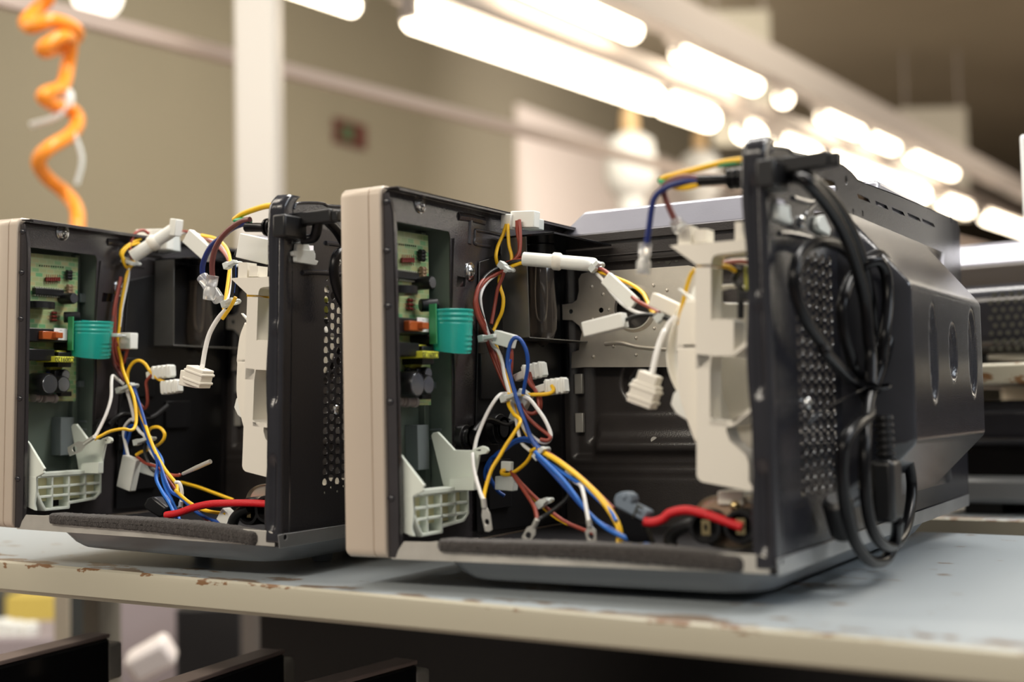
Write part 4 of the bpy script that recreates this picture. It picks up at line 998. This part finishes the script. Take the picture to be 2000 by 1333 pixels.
# ================================================================== SECOND OVEN, TO THE LEFT
Rm = Matrix.Rotation(.02888992, 4, 'Z') @ Matrix.Rotation(.02948845, 4, 'Y')
T2 = Matrix.Translation((-.39037488, -.00560946, .01125989)) @ Rm
M2 = microwave('microwave_oven', T2 @ Matrix.Translation((0, 0, ZT)), 'opened microwave oven behind on the left, twin clear terminals hanging beside its lamp')
def copy_tree(o, par):
    c = o.copy(); COL.objects.link(c); c.parent = par
    for ch in o.children: copy_tree(ch, c)
    return c
for o in COMMON: copy_tree(o, M2)
feet(M2, FEET)
T = T2
wires(M2, [
 ('red', ['k', (1050, 385), (1010, 362), (960, 375), (925, 430), (915, 500), (930, 560)], .140),
 ('yellow', ['k', (990, 420), (940, 440), (880, 480), (850, 520), (870, 560), (930, 580), (960, 590), (920, 615), (890, 680), (870, 780), (850, 900), (840, 1020), (830, 1100)], (.145, .120)),
 ('yellow', ['k', (980, 450), (910, 470), (865, 520), (865, 570), (890, 620), (915, 610)], .146),
 ('white', ['k', (905, 625), (900, 700), (880, 800), (855, 920), (840, 1040)], (.130, .120)),
 ('red', ['k', (850, 690), (830, 780), (805, 900), (795, 1000), (790, 1100), (790, 1200), (810, 1290), (860, 1333)], (.125, .110)),
 ('red', ['k', (840, 760), (815, 880), (808, 1000), (805, 1100), (810, 1190), (830, 1270), 'l', (760, 60), (800, 140)], (.124, .108)),
 ('brown', ['k', (855, 700), (825, 820), (800, 950), (780, 1080), (780, 1180), (800, 1270), 'l', (730, 50), (790, 150)], (.126, .108)),
 ('yellow', ['k', (825, 1100), (830, 1180), (850, 1260), 'l', (780, 70), (810, 150), (850, 250), (865, 380), (855, 440), (830, 458), (780, 450), (700, 465), (640, 495), (600, 515)], (.118, .055)),
 ('yellow', ['l', (810, 150), (812, 90), (840, 35), (880, 15), (920, 35), (955, 85), (1010, 135), (1085, 165)], (.105, .115)),
 ('red', ['k', (800, 1120), (840, 1190), (890, 1195), (900, 1150)], .115),
 ('red', ['k', (905, 1150), (895, 1210), (870, 1290), 'l', (770, 40)], .112),
 ('red', ['l', (965, 105), (930, 150), (935, 220), (935, 290), (915, 320), (880, 280)], .112),
 ('white', ['l', (785, 165), (740, 130), (715, 112), (708, 150), (705, 250), (680, 340), (640, 430), (600, 500), (560, 520)], (.105, .050)),
 ('yellow', ['l', (830, 170), (860, 260), (890, 350), (925, 430), (945, 490), (990, 600), (1050, 710), (1120, 800), 'j', (60, 840), (150, 915), (250, 950), (350, 970)], (.104, .050)),
 ('yellow', ['l', (935, 480), (960, 445), (1010, 440), (1045, 480), (1030, 530), (970, 570), (900, 595), (865, 615)], .098),
 ('yellow', ['j', (40, 820), (120, 890), (220, 945), (355, 965)], (.060, .046)),
 ('blue', ['l', (830, 160), (870, 250), (910, 370), (940, 480), (980, 580), (1020, 680), (1050, 770), (1090, 850), 'j', (80, 870), (180, 960), (320, 1025)], (.104, .046)),
 ('blue', ['l', (850, 170), (885, 300), (900, 400), (935, 500), (970, 580), (1000, 670), (990, 760), (1020, 830), (1070, 900), (1110, 980), (1125, 1030)], (.106, .045)),
 ('lightblue', ['l', (930, 500), (980, 570), (1030, 650), (1030, 740), (1050, 820), (1090, 900), (1125, 980), (1140, 1030)], (.097, .045)),
 ('lightblue', ['l', (925, 510), (970, 590), (1005, 680), (995, 770), (1030, 850), (1080, 930), (1120, 1020)], (.094, .043)),
 ('blue', ['l', (880, 440), (830, 430), (800, 480), (795, 560), (810, 630)], (.100, .102)), ('blue', ['l', (890, 450), (840, 440), (820, 500), (800, 560), (790, 620)], (.101, .104)),
 ('white', ['l', (800, 190), (830, 290), (850, 390), (830, 390), (795, 430), (785, 480), (800, 560), (815, 630)], (.103, .100)),
 ('white', ['l', (860, 430), (890, 470), (920, 500), (950, 580), (990, 640)], .098),
 ('black', ['l', (930, 520), (920, 600), (960, 700), (1020, 740)], .094), ('red', ['l', (870, 630), (930, 670), (1010, 700), (1080, 790), (1130, 860), 'j', (60, 850), (160, 940), (260, 1020)], (.100, .055)),
 ('red', ['l', (1000, 690), (1080, 740), (1138, 745), 'j', (60, 720)], .075),
 ('white', ['j', (40, 770), (65, 775), (80, 830), (75, 900)], .060),
 ('yellow', ['j', (70, 770), (180, 800), (290, 840), (400, 880)], .14),
 ('hv_red', ['j', (-20, 975), (60, 960), (160, 925), (260, 905), (380, 900), (520, 900), (660, 908)], (.034, .040), .0031),
 ('black', ['j', (500, 930), (450, 950), (410, 990), (390, 1040)], .045, .0045),
 # mains leads and sleeve outlet
 ('brown', ['i', (570, 285), (520, 295), (450, 335), (380, 400), (330, 480), (308, 560), (303, 630), (308, 700)], (.016, .030), .0023),
 ('navy', ['i', (570, 305), (510, 320), (440, 350), (370, 410), (300, 470), (255, 550), (235, 630), (245, 710)], (.018, .034), .0023),
 ('yellow', ['i', (760, 185), (680, 192), (600, 215), (520, 245), (475, 275), (462, 285)], (.018, .026), .0024),
 ('green', ['i', (462, 285), (490, 290), (530, 290), (570, 295)], (.026, .017), .0023),
 ('red', ['i', (60, 370), (130, 372), (220, 405), (310, 450), (380, 510), (425, 590), (432, 700), (425, 800), (420, 880)], (.150, .070)),
 ('white', ['i', (60, 380), (160, 380), (270, 420), (360, 460), (410, 520), (440, 600), (445, 700), (430, 800), (400, 890)], (.148, .068)),
 ('yellow', ['i', (230, 395), (330, 420), (400, 480), (430, 570), (420, 690), (405, 800), (385, 920)], (.120, .066)),
 ('yellow', ['i', (470, 830), (440, 890), (400, 950), (375, 985)], .050),
 ('black', ['i', (455, 600), (455, 700), (445, 800), (425, 900)], .068), ('blue', ['i', (462, 600), (460, 700), (450, 800)], .070),
 ('white', ['i', (400, 920), (340, 990), (285, 1090), (255, 1200), (235, 1320), 'j', (205, 50)], (.055, .045), .0021),
 ('black', ['i', (520, 480), (485, 500), (470, 540)], .06),
 ('red', ['i', (550, 800), (620, 775), (690, 765), (745, 770)], (.040, .050)), ('yellow', ['i', (550, 822), (620, 812), (680, 825), (715, 850)], (.042, .052)),
], .1)
zip_tie(M2, 'k', (740, 1098), (845, 1100), .115); zip_tie(M2, 'k', (880, 570), (945, 600), .138); zip_tie(M2, 'l', (760, 205), (845, 165), .098)
zip_tie(M2, 'l', (870, 535), (955, 505), .090); zip_tie(M2, 'i', (410, 610), (470, 580), .062); zip_tie(M2, 'i', (395, 880), (455, 845), .058)
a_, b_ = P('k', 935, 545, .118), P('k', 1225, 355, .135)
sl = MB().tube([a_, a_.lerp(b_, .5), b_], .0062, 16).build('braided_sleeve', 'white_plastic', M2)
c_ = a_.lerp(b_, .5); d_ = (b_-a_).normalized(); MB().lathe(c_-d_*.004, c_+d_*.004, [(0, .0066), (.2, .0076), (.8, .0076), (1, .0066)], 10).build('collar', 'cream_plastic', sl)
connector(M2, 'k', (1215, 340), (1260, 345), .016, .134, dep=.010, name='sleeve_clamp')
connector(M2, 'k', (975, 430), (1200, 425), .020, .162, dep=.010); connector(M2, 'k', (1130, 470), (1240, 450), .016, .172, material='nylon', dep=.012)
connector(M2, 'k', (855, 1140), (945, 1140), .0150, .112, dep=.010)
connector(M2, 'l', (945, 110), (1000, 95), .006, .116); connector(M2, 'l', (975, 95), (1100, 80), .0100, .116, ribs=4)
connector(M2, 'l', (1035, 190), (1145, 175), .0105, .114, ribs=4); 
connector(M2, 'l', (840, 630), (800, 830), .0175, .096, dep=.008); connector(M2, 'l', (905, 690), (1000, 720), .010, .110, material='nylon')
connector(M2, 'i', (135, 400), (290, 540), .0140, .110, dep=.007); connector(M2, 'i', (515, 470), (735, 520), .0205, .060, dep=.012)
connector(M2, 'j', (195, 60), (170, 170), .0190, .045, dep=.014, ribs=2, material='cream_plastic'); connector(M2, 'j', (90, 120), (200, 140), .0130, .046, dep=.010, material='cream_plastic')
connector(M2, 'j', (390, 960), (350, 1030), .0150, .050, dep=.010)
mb = MB()
crimp(M2, 'l', ((600, 500), (535, 545), (435, 595)), .048, name='spade_terminal', wid=.0100)
crimp(M2, 'j', ((75, 890), (72, 920), (66, 950)), .058)
p0, p1 = P('j', 85, 718, .050), P('j', 258, 640, .050)
MB().lathe(p0, p1, [(0, .0014), (.5, .0020), (1, .0020)], 10).build('pin_terminal', 'terminal_metal', M2)
for a_, b_ in (((235, 690), (350, 850)), ((308, 680), (280, 850))):
    p0, p1 = P('i', *a_, .032 if a_[0] < 300 else .027), P('i', *b_, .032 if a_[0] < 300 else .027)
    MB().lathe(p0, p1, [(0, .0050), (.38, .0050), (.46, .0040), (.55, .0046), (.66, .0054), (1, .0050)], 18).build('insulated_terminal', 'clear_plastic', M2)
# black clip piece, capacitor and a plain cord on the second oven
mb = MB().plate([P('l', *q, .045) for q in ((908, 930), (930, 890), (970, 880), (1000, 905), (1055, 950), (1040, 1000), (1005, 1015), (915, 960))], (0, .012, 0)).build('fuse_holder', 'brown_paper', M2, bevel=.002)
mb.data = mb.data.copy(); mb.data.materials[0] = MT['black_plastic']
hc2, cx, cz, hx, hz = hv_capacitor(M2, 'j', 480, 800, 772, 1050, .060)
for x, y in ((545, 945), (655, 930)):
    c = P('j', x, y, .056)
    s_ = MB().lathe(c+Y_*.004, c-Y_*.012, [(0, .0115), (.7, .0115), (1, .0108), (1, .0085), (.4, .008), (.38, .001)], 28).build('terminal_well', 'black_plastic', hc2)
    MB().box((c.x-.002, c.y-.010, c.z-.005), (c.x+.002, c.y-.009, c.z+.005)).build('spade_terminal', 'brass', s_)
q0 = [Vector((L+.004, cy+.003, .236)), Vector((L+.014, cy+.006, .238))]
MB().tube(smooth_path(q0+[P('i', 1060, 270, CX, 'x'), P('i', 1130, 310, CX, 'x'), P('i', 1200, 390, CX, 'x'), P('i', 1260, 520, CX, 'x'), P('i', 1290, 700, CX, 'x'), P('i', 1300, 1000, CX, 'x')], 8), .0040, 12).build('power_cord', 'cord_black', M2)
MB().tube(smooth_path([P('i', *q, CX+.004, 'x') for q in ((1230, 500), (1180, 540), (1160, 620), (1170, 720), (1200, 820), (1240, 900))], 8), .0040, 12).build('cord_loop', 'cord_black', M2)
MB().plate([P('i', *q, L+.004, 'x') for q in ((875, 510), (900, 500), (905, 455), (940, 440), (985, 445), (1000, 510), (1035, 520), (1035, 560), (880, 540))], (-.004, 0, 0)).build('plastic_clip', 'nylon', M2, bevel=.001)
T = ID

# ================================================================== HALL: lights, rails, boards, hose, far benches
def along(px, py, t, ends):                         # line through a sighted point, parallel to the light rows, cut at picture columns
    p0 = far(px, py, t); out = []
    for q in ends:
        n_ = ray(q, 400).cross(_u); s_ = (CAM-p0).dot(n_)/DV.dot(n_); out.append(p0+DV*s_)
    return out
def light(name, p0, p1, label, wid=.10, group='fluorescent tube lights'):
    mid = (p0+p1)/2; ln = (p1-p0).length; d = (p1-p0).normalized()
    o = empty(name, Matrix.Translation(mid)); tag(o, label, 'light', group)
    mb = MB(); mb.lathe(p0-mid, p1-mid, [(0, wid*.25), (.01, wid*.45), (.99, wid*.45), (1, wid*.25)], 12); mb.build('tube', 'tube_light', o)
    u = Vector((0, 0, wid*.62)); mb = MB(); mb.beam(p0-mid+u-d*.03, p1-mid+u+d*.03, wid*1.1, wid*.35)
    mb.beam(p0-mid+u*.5-d*.025, p0-mid+u*.5, wid*.5, wid*.9).beam(p1-mid+u*.5, p1-mid+u*.5+d*.025, wid*.5, wid*.9); mb.build('housing', 'trunking_paint', o)
    return o
TA = 5.2
lowrow = [(560, 690, 'tube light cut off by the top edge, left of the long rows'), (792, 1292, 'longest tube light in the lower row, above the middle of the ovens'), (1288, 1398, 'short tube light just right of the long one in the lower row'), (1440, 1488, 'stubby tube light left of the hanging board in the lower row'), (1512, 1600, 'tube light just above the tallest corner of the nearest oven'), (1606, 1815, 'tube light in the lower row above the slotted back flange'), (1832, 1900, 'tube light in the lower row above the far corner of the oven'), (1912, 2060, 'last tube light of the lower row at the right edge')]
pA = far(1040, 118, TA)
def lit(rowp, x0, x1, lab, wid):
    p0, p1 = along(rowp[0], rowp[1], rowp[2], (x0, x1)); return light('tube_light', p0, p1, lab, wid)
for x0, x1, lab in lowrow[1:]:
    lit((1040, 112, TA), x0+12, x1-12, lab, .125)
for x0, x1, lab in ((1000, 1245, 'tube light at the top of the upper row, above the long one'), (1318, 1482, 'tube light in the upper row touching the hanging board'), (1520, 1540, 'small round-looking tube light right of the hanging board'), (1600, 1682, 'first tube light of the upper row beyond the hanging board'), (1692, 1752, 'middle short tube light of the upper row beyond the hanging board'), (1772, 1868, 'tube light of the upper row in front of the far hanging board')):
    lit((1120, 10, TA+.3), x0+8, x1-8, lab, .105)
lit((650, 0, 4.2), 560, 690, lowrow[0][2], .07)
def beamobj(name, label, cat, p0, p1, w, h, material):
    mid = (p0+p1)/2; o = MB().beam(p0-mid, p1-mid, w, h).build(name, material); o.location = mid; return tag(o, label, cat)
p0, p1 = along(1000, 40, TA+.15, (640, 2150)); beamobj('light_trunking', 'pinkish grey trunking between the two rows of tube lights', 'trunking', p0, p1, .10, .13, 'trunking_paint')
p0, p1 = along(1330, 40, TA+.6, (1080, 2150)); beamobj('light_trunking', 'upper pinkish trunking above the higher row of tube lights', 'trunking', p0, p1, .10, .16, 'trunking_paint')
p0, p1 = along(300, 72, 3.1, (-120, 2000)); beamobj('cable_rail', 'long pinkish rail sloping down behind the white column', 'rail', p0, p1, .03, .036, 'conduit_paint')
# white column
def post(name, px0, px1, py0, py1, t, material, label, cat, z0=None, z1=None, tan=None):
    c0 = far((px0+px1)/2, py0, t); w = (px1-px0)/FPX*t
    o = MB().box((-w/2, -w/2, z0-z0), (w/2, w/2, z1-z0)).build(name, material, None, bevel=w*.08)
    o.location = (c0.x, c0.y, z0); o.rotation_euler = (0, 0, YAW); return tag(o, label, cat)
post('column', 466, 548, 200, 400, 3.0, 'column_paint', 'white square column rising behind the left oven', 'column', FZ, CZ)
# hanging boards across the light rows
def board_(px0, px1, py0, py1, t, label):
    a_, b_ = far(px0, py0, t), far(px1, py0, t); z1 = a_.z; z0 = far(px1, py1, t).z; c = (a_+b_)/2; w = (b_-a_).length
    o = empty('hanging_board', Matrix.Translation((c.x, c.y, z1))); MB().box((-w/2, -.012, z0-z1), (w/2, .012, 0)).build('board', 'board_paint', o, bevel=.004)
    for q in (-.4, .4): MB().box((w*q-.008, -.006, -.02), (w*q+.008, .006, CZ-z1)).build('suspension_rod', 'trunking_paint', o)
    o.rotation_euler = (0, 0, YAW)
    return tag(o, label, 'board', 'hanging boards')
board_(1385, 1502, 22, 285, 9.8, 'nearer pale board hanging across the tube light rows')
board_(1755, 1886, 212, 430, 14.2, 'farther pale board hanging beyond the tube light rows')
# globe lamp
g_ = empty('globe_lamp', Matrix.Translation(far(190, -12, 3.6))); tag(g_, 'glowing white globe lamp cut off by the top left edge', 'lamp')
MB().ball((0, 0, 0), .068, 24).build('globe', 'globe_light', g_); MB().lathe((0, 0, .05), (0, 0, .10), [(0, .02), (1, .025)], 16).build('fitting', 'white_plastic', g_)
MB().lathe((0, 0, .09), (0, 0, CZ-g_.location.z), [(0, .006), (1, .006)], 8).build('suspension_rod', 'white_plastic', g_)
# orange coiled air hose
TH = 2.3
hp = [(60, -60), (95, -10), (70, 20), (50, 42), (62, 52), (100, 40), (140, 52), (150, 70), (118, 90), (90, 100), (85, 92), (120, 72), (138, 80), (132, 130), (122, 168), (95, 180), (84, 190), (105, 205), (140, 215), (152, 238), (135, 265), (95, 290), (75, 315), (90, 345), (125, 375), (148, 405), (152, 440), (150, 520)]
pts = []
for i, (x, y) in enumerate(hp): pts.append(far(x, y, TH+.05*sin(i*1.1)))
c0 = Vector(pts[0])
ah = empty('air_hose', Matrix.Translation(c0)); tag(ah, 'orange coiled air hose hanging above the left oven', 'hose')
MB().tube(smooth_path([p-c0 for p in pts], 8), .0125, 12).build('coiled_tube', 'hose_orange', ah, smooth=80)
p = far(134, 192, TH+.02)-c0
fb = MB().lathe(p+Vector((0, 0, -.016)), p+Vector((0, 0, .016)), [(0, .006), (.3, .010), (.8, .009), (1, .005)], 14).build('fitting', 'white_plastic', ah)
MB().tube(smooth_path([p, far(110, 228, TH)-c0, far(60, 245, TH)-c0], 6), .006).build('lever', 'nylon', fb)
MB().tube(smooth_path([far(145, 260, TH)-c0, far(160, 310, TH)-c0, far(150, 360, TH)-c0], 6), .004).build('strap', 'nylon', ah)
# sign and pale board on the wall
def wallrect(name, px0, py0, px1, py1, off, th, material, par=None):
    a_, b_ = wallpt(px0, (py0+py1)/2, off), wallpt(px1, (py0+py1)/2, off); zt_ = wallpt((px0+px1)/2, py0, off).z; zb_ = wallpt((px0+px1)/2, py1, off).z
    c = (a_+b_)/2; w = (b_-a_).length
    mb = MB().hexa([Vector((-w/2, -th, zb_-zt_)), Vector((w/2, -th, zb_-zt_)), Vector((w/2, 0, zb_-zt_)), Vector((-w/2, 0, zb_-zt_))], [Vector((-w/2, -th, 0)), Vector((w/2, -th, 0)), Vector((w/2, 0, 0)), Vector((-w/2, 0, 0))])
    o = mb.build(name, material, None, bevel=.004); o.matrix_world = Matrix(((DH.x, -DN.x, 0, c.x), (DH.y, -DN.y, 0, c.y), (0, 0, 1, zt_), (0, 0, 0, 1)))
    return o
s_ = wallrect('exit_sign', 650, 238, 710, 286, .0, .03, 'sign_red'); tag(s_, 'dark red wall sign with a green centre', 'sign')
s2_ = wallrect('sign_centre', 668, 246, 690, 274, .032, .004, 'sign_green'); s2_.parent = s_; s2_.matrix_parent_inverse = s_.matrix_world.inverted()
w_ = wallrect('wall_board', 1012, 290, 1470, 560, .0, .05, 'pale_board'); tag(w_, 'large pale pinkish board on the far wall behind the ovens', 'board')
pw = wallpt(1240, 330, 1.7); area('wall_board_fill_light', (pw.x, pw.y, 3.1), wallpt(1240, 380, 0), .8, 6, 75, (1, .90, .82))  # added lamp, unseen, only to brighten the pale board
# white hanging fixtures under the lights
def fixture(cx, top, bot, hw, t, label):
    k = t/FPX; c = far(cx, (top+bot)/2, t); hh = (bot-top)*k/2; w = hw*k
    o = empty('hanging_fixture', Matrix.Translation(c)); tag(o, label, 'fixture', 'white hanging fixtures')
    MB().lathe((0, 0, hh), (0, 0, hh*.45), [(0, w*.18), (.3, w*.32), (.8, w*.34), (1, w*.25)], 18).build('cap', 'tan_cap', o)
    MB().lathe((0, 0, hh*.5), (0, 0, -hh), [(0, w*.35), (.1, w*.85), (.3, w*.95), (.55, w), (.72, w*.8), (.8, w*.5), (1, w*.5)], 22).build('shade', 'white_gloss', o)
    MB().lathe((0, 0, hh), (0, 0, CZ-c.z), [(0, .012), (1, .012)], 8).build('suspension_rod', 'trunking_paint', o)
fixture(1232, 205, 420, 52, 9.5, 'nearer white hanging fixture with a tan cap, below the long tube light'); fixture(1368, 250, 420, 40, 11.5, 'farther white hanging fixture, behind the yellow-green earth wire')

# ------------------------------------------------------------------ neighbouring line at the right: two-tier bench with ovens
def onz(z, px, py): return on('z', z, px, py)
yb_ = .70
A_ = on('z', ZT, 1850, 1011); 
b2 = empty('neighbour_bench', Matrix(((ED.x, EN.x, 0, A_.x), (ED.y, EN.y, 0, A_.y), (0, 0, 1, FZ), (0, 0, 0, 1)))); tag(b2, 'two-tier bench behind the nearest oven at the right edge', 'bench')
iv = b2.matrix_world.inverted()
MB().box((-.08, 0, ZT-FZ-.020), (1.3, .55, ZT-FZ)).build('lower_shelf', 'bench_paint', b2, bevel=.003)
MB().box((-.08, -.004, ZT-FZ-.022), (1.3, 0, ZT-FZ-.001)).build('shelf_edge', 'bench_edge_paint', b2, bevel=.001)
# height of upper shelf from its sighted edge
def onplane(px, py, off):
    d = ray(px, py); n_ = EN; t = ((A_+n_*off)-CAM).dot(n_)/d.dot(n_); return CAM+d*t
zu1, zu0 = onplane(1950, 710, .02).z, onplane(1950, 752, .02).z
MB().box((-.08, .02, zu0-FZ), (1.3, .55, zu1-FZ)).build('upper_shelf', 'bench_edge_paint', b2, bevel=.003)
for x in (-.075, 1.2):
    for y in (.05, .48): MB().box((x, y, 0), (x+.035, y+.035, zu0-FZ)).build('leg', 'post_cream', b2)
uq = iv @ onplane(1991, 264, .005)
MB().box((uq.x, .004, zu0-FZ), (uq.x+.035, .018, uq.z)).build('upright', 'white_gloss', b2, bevel=.003)
def far_oven(px0, px1, z0, ytop, off, label):
    a_, b_ = onplane(px0, 600, off), onplane(px1, 600, off); h = onplane((px0+1960)/2, ytop, off).z-z0; w = (b_-a_).length; h0 = h
    o = empty('microwave_oven', Matrix(((ED.x, EN.x, 0, a_.x), (ED.y, EN.y, 0, a_.y), (0, 0, 1, z0), (0, 0, 0, 1)))); tag(o, label, 'microwave oven', 'ovens on the neighbouring bench')
    MB().box((0, 0, .012), (w, .36, h*.64)).build('body', 'enamel', o, bevel=.02, segs=4)
    MB().box((.005, .02, h*.62), (w-.005, .35, h*.80)).build('cavity_rim', 'brown_enamel', o, bevel=.003)
    MB().hexa([Vector((.01, .02, h*.79)), Vector((w-.01, .02, h*.79)), Vector((w-.01, .34, h*.79)), Vector((.01, .34, h*.79))], [Vector((.03, .045, h)), Vector((w-.03, .045, h)), Vector((w-.03, .31, h)), Vector((.03, .31, h))]).build('cavity_roof', 'enamel_top', o, bevel=.006)
    v = MB()
    for i in range(5):
        for j in range(8):
            x = w*.42+i*.009+(j % 2)*.0045; z = h*.12+j*.0085; v.lathe((x, -.0005, z), (x, .001, z), [(0, .0028), (1, .0028)], 8)
    o2 = v.build('vent_holes', 'print_black', o); o2['kind'] = 'stuff'
    for x in (.05, w-.05):
        for y in (.05, .3): MB().cyl((x, y, 0), (x, y, .014), .012).build('foot', 'black_plastic', o)
    return o
mat('brown_enamel', (.05, .038, .028), .3)
far_oven(1790, 2150, zu1, 470, .05, 'blurred oven with pale lavender roof on the upper shelf at the right edge')
o = empty('oven_chassis', Matrix(((ED.x, EN.x, 0, 0), (ED.y, EN.y, 0, 0), (0, 0, 1, ZT), (0, 0, 0, 1))))
a_ = onplane(1800, 900, .04); o.location = (a_.x, a_.y, ZT); tag(o, 'dark oven chassis with metal discs on the lower shelf at the right edge', 'microwave oven')
wL = (onplane(2150, 900, .04)-a_).length; hL = zu0-ZT
MB().box((0, .0, .012), (wL, .36, hL*.30)).build('base', 'pan_grey', o, bevel=.008); MB().box((.01, .02, hL*.28), (wL-.01, .34, hL*.55)).build('compartment', 'black_gloss', o, bevel=.004); MB().box((.0, .0, hL*.52), (wL, .36, hL*.88)).build('body', 'enamel', o, bevel=.015)
for px, r_, m_ in ((1918, .010, 'tan_cap'), (1972, .014, 'bright_steel'), (1985, .008, 'tan_cap')):
    q = o.matrix_world.inverted() @ onplane(px, 908 if px != 1985 else 935, .055); MB().lathe((q.x, .012, q.z), (q.x, .03, q.z), [(0, r_*.7), (.2, r_), (1, r_)], 18).build('metal_disc', m_, o)
for x in (.06, wL-.06): MB().box((x-.02, .02, 0), (x+.02, .30, .014)).build('foot', 'black_plastic', o)

# ------------------------------------------------------------------ under the bench
def door(pxa, pya, pxb, pyb, z, label, wid=.025, hgt=None):
    a_, b_ = onz(z, pxa, pya), onz(z, pxb, pyb); hgt = z-ZL; c = a_; d = (b_-a_); d.z = 0; ln = d.length; d.normalize(); n_ = Vector((-d.y, d.x, 0))
    o = empty('glass_panel', Matrix(((d.x, n_.x, 0, a_.x), (d.y, n_.y, 0, a_.y), (0, 0, 1, ZL), (0, 0, 0, 1)))); tag(o, label, 'glass panel', 'black glass panels under the bench')
    MB().box((0, -wid/2, 0), (ln, wid/2, hgt-.004)).build('door_body', 'black_gloss', o, bevel=.003)
    MB().box((0, -wid/2, hgt-.004), (ln, wid/2, hgt)).build('top_strip', 'rail_pink', o, bevel=.001)
    MB().box((ln-.004, -wid*.5, hgt-.045), (ln+.018, wid*.5, hgt-.010)).build('hinge_bracket', 'zinc', o, bevel=.003)
    return o
door(-150, 1322, 195, 1237, ZT-.080, 'black glass door panel with pinkish top strip, under the left end of the bench')
door(250, 1360, 535, 1268, ZT-.095, 'black glass door panel standing under the middle of the left oven')
door(560, 1350, 795, 1287, ZT-.098, 'black glass door panel standing right of the middle one, under the nearest oven')
def stand(px0, px1, py0, py1, t, material, name, label, cat, z0=FZ, dep=None):
    a_, b_ = far(px0, py0, t), far(px1, py0, t); w = (b_-a_).length; z1 = a_.z; z1 = max(z1, z0+.05); dep = dep or w
    c = (a_+b_)/2; o = MB().box((-w/2, 0, 0), (w/2, dep, z1-z0)).build(name, material, None, bevel=min(.004, w*.05)); o.location = (c.x, c.y, z0); o.rotation_euler = (0, 0, YAW); return tag(o, label, cat)
t_ = 2.2
o = empty('rack_post', Matrix.Translation((far(135, 1200, t_).x, far(135, 1200, t_).y, FZ))); o.rotation_euler = (0, 0, YAW); tag(o, 'cream and dark post standing behind the bench at the left', 'post')
k_ = t_/FPX; MB().box((-30*k_, 0, 0), (2*k_, .03, .86)).build('cream_face', 'post_cream', o, bevel=.002); MB().box((2*k_, 0, 0), (30*k_, .03, .86)).build('dark_face', 'post_dark', o, bevel=.002)
stand(165, 345, 1150, 1300, 3.0, 'mauve', 'carton', 'mauve grey carton behind the left bench post', 'box', dep=.4)
stand(342, 470, 1190, 1300, 2.6, 'black_plastic', 'machine_cabinet', 'black cabinet standing behind the bench under the left oven', 'cabinet', dep=.3)
stand(455, 520, 1205, 1300, 3.4, 'mauve', 'carton', 'small mauve carton just right of the black cabinet', 'box', dep=.2)
stand(648, 688, 1215, 1333, 1.9, 'rail_pink', 'rack_post', 'pinkish post behind the bench under the gap between the ovens', 'post')
stand(1278, 1330, 1290, 1333, 1.6, 'zinc', 'rack_post', 'grey metal post behind the bench under the nearest oven', 'post')
stand(10, 105, 1165, 1215, 3.4, 'yellow_bin', 'parts_bin', 'yellow parts bin seen below the left end of the bench', 'bin', dep=.3)
stand(-40, 4, 1160, 1215, 4.2, 'post_dark', 'carton', 'dark carton at the left edge below the bench', 'box', dep=.3)
for i, (x, y) in enumerate(((5, 1232), (28, 1236), (56, 1238))):
    p = far(x, y, 2.9); o = MB().lathe((0, 0, 0), (0, 0, .055), [(0, .018), (.9, .022), (1, .018)], 16).build('cup', 'white_plastic'); 
    o.location = p-Vector((0, 0, .03)); tag(o, ['leftmost', 'middle', 'rightmost'][i]+' white cup in the row on the crate below the bench', 'cup', 'white cups')
stand(-60, 104, 1250, 1300, 2.85, 'mauve', 'crate', 'mauve crate carrying the white cups below the bench', 'crate', dep=.25)
p = far(310, 1275, 2.3); o = MB().box((-.04, -.03, 0), (.04, .03, .05)).build('foil_packet', 'pale_board', None, bevel=.01); o.location = p-Z_*.03; o.rotation_euler = (.2, -.5, .6); tag(o, 'small pale packet beside the black cabinet under the bench', 'packet')
for o_ in bpy.data.objects:
    if 'local_frame' in o_: del o_['local_frame']
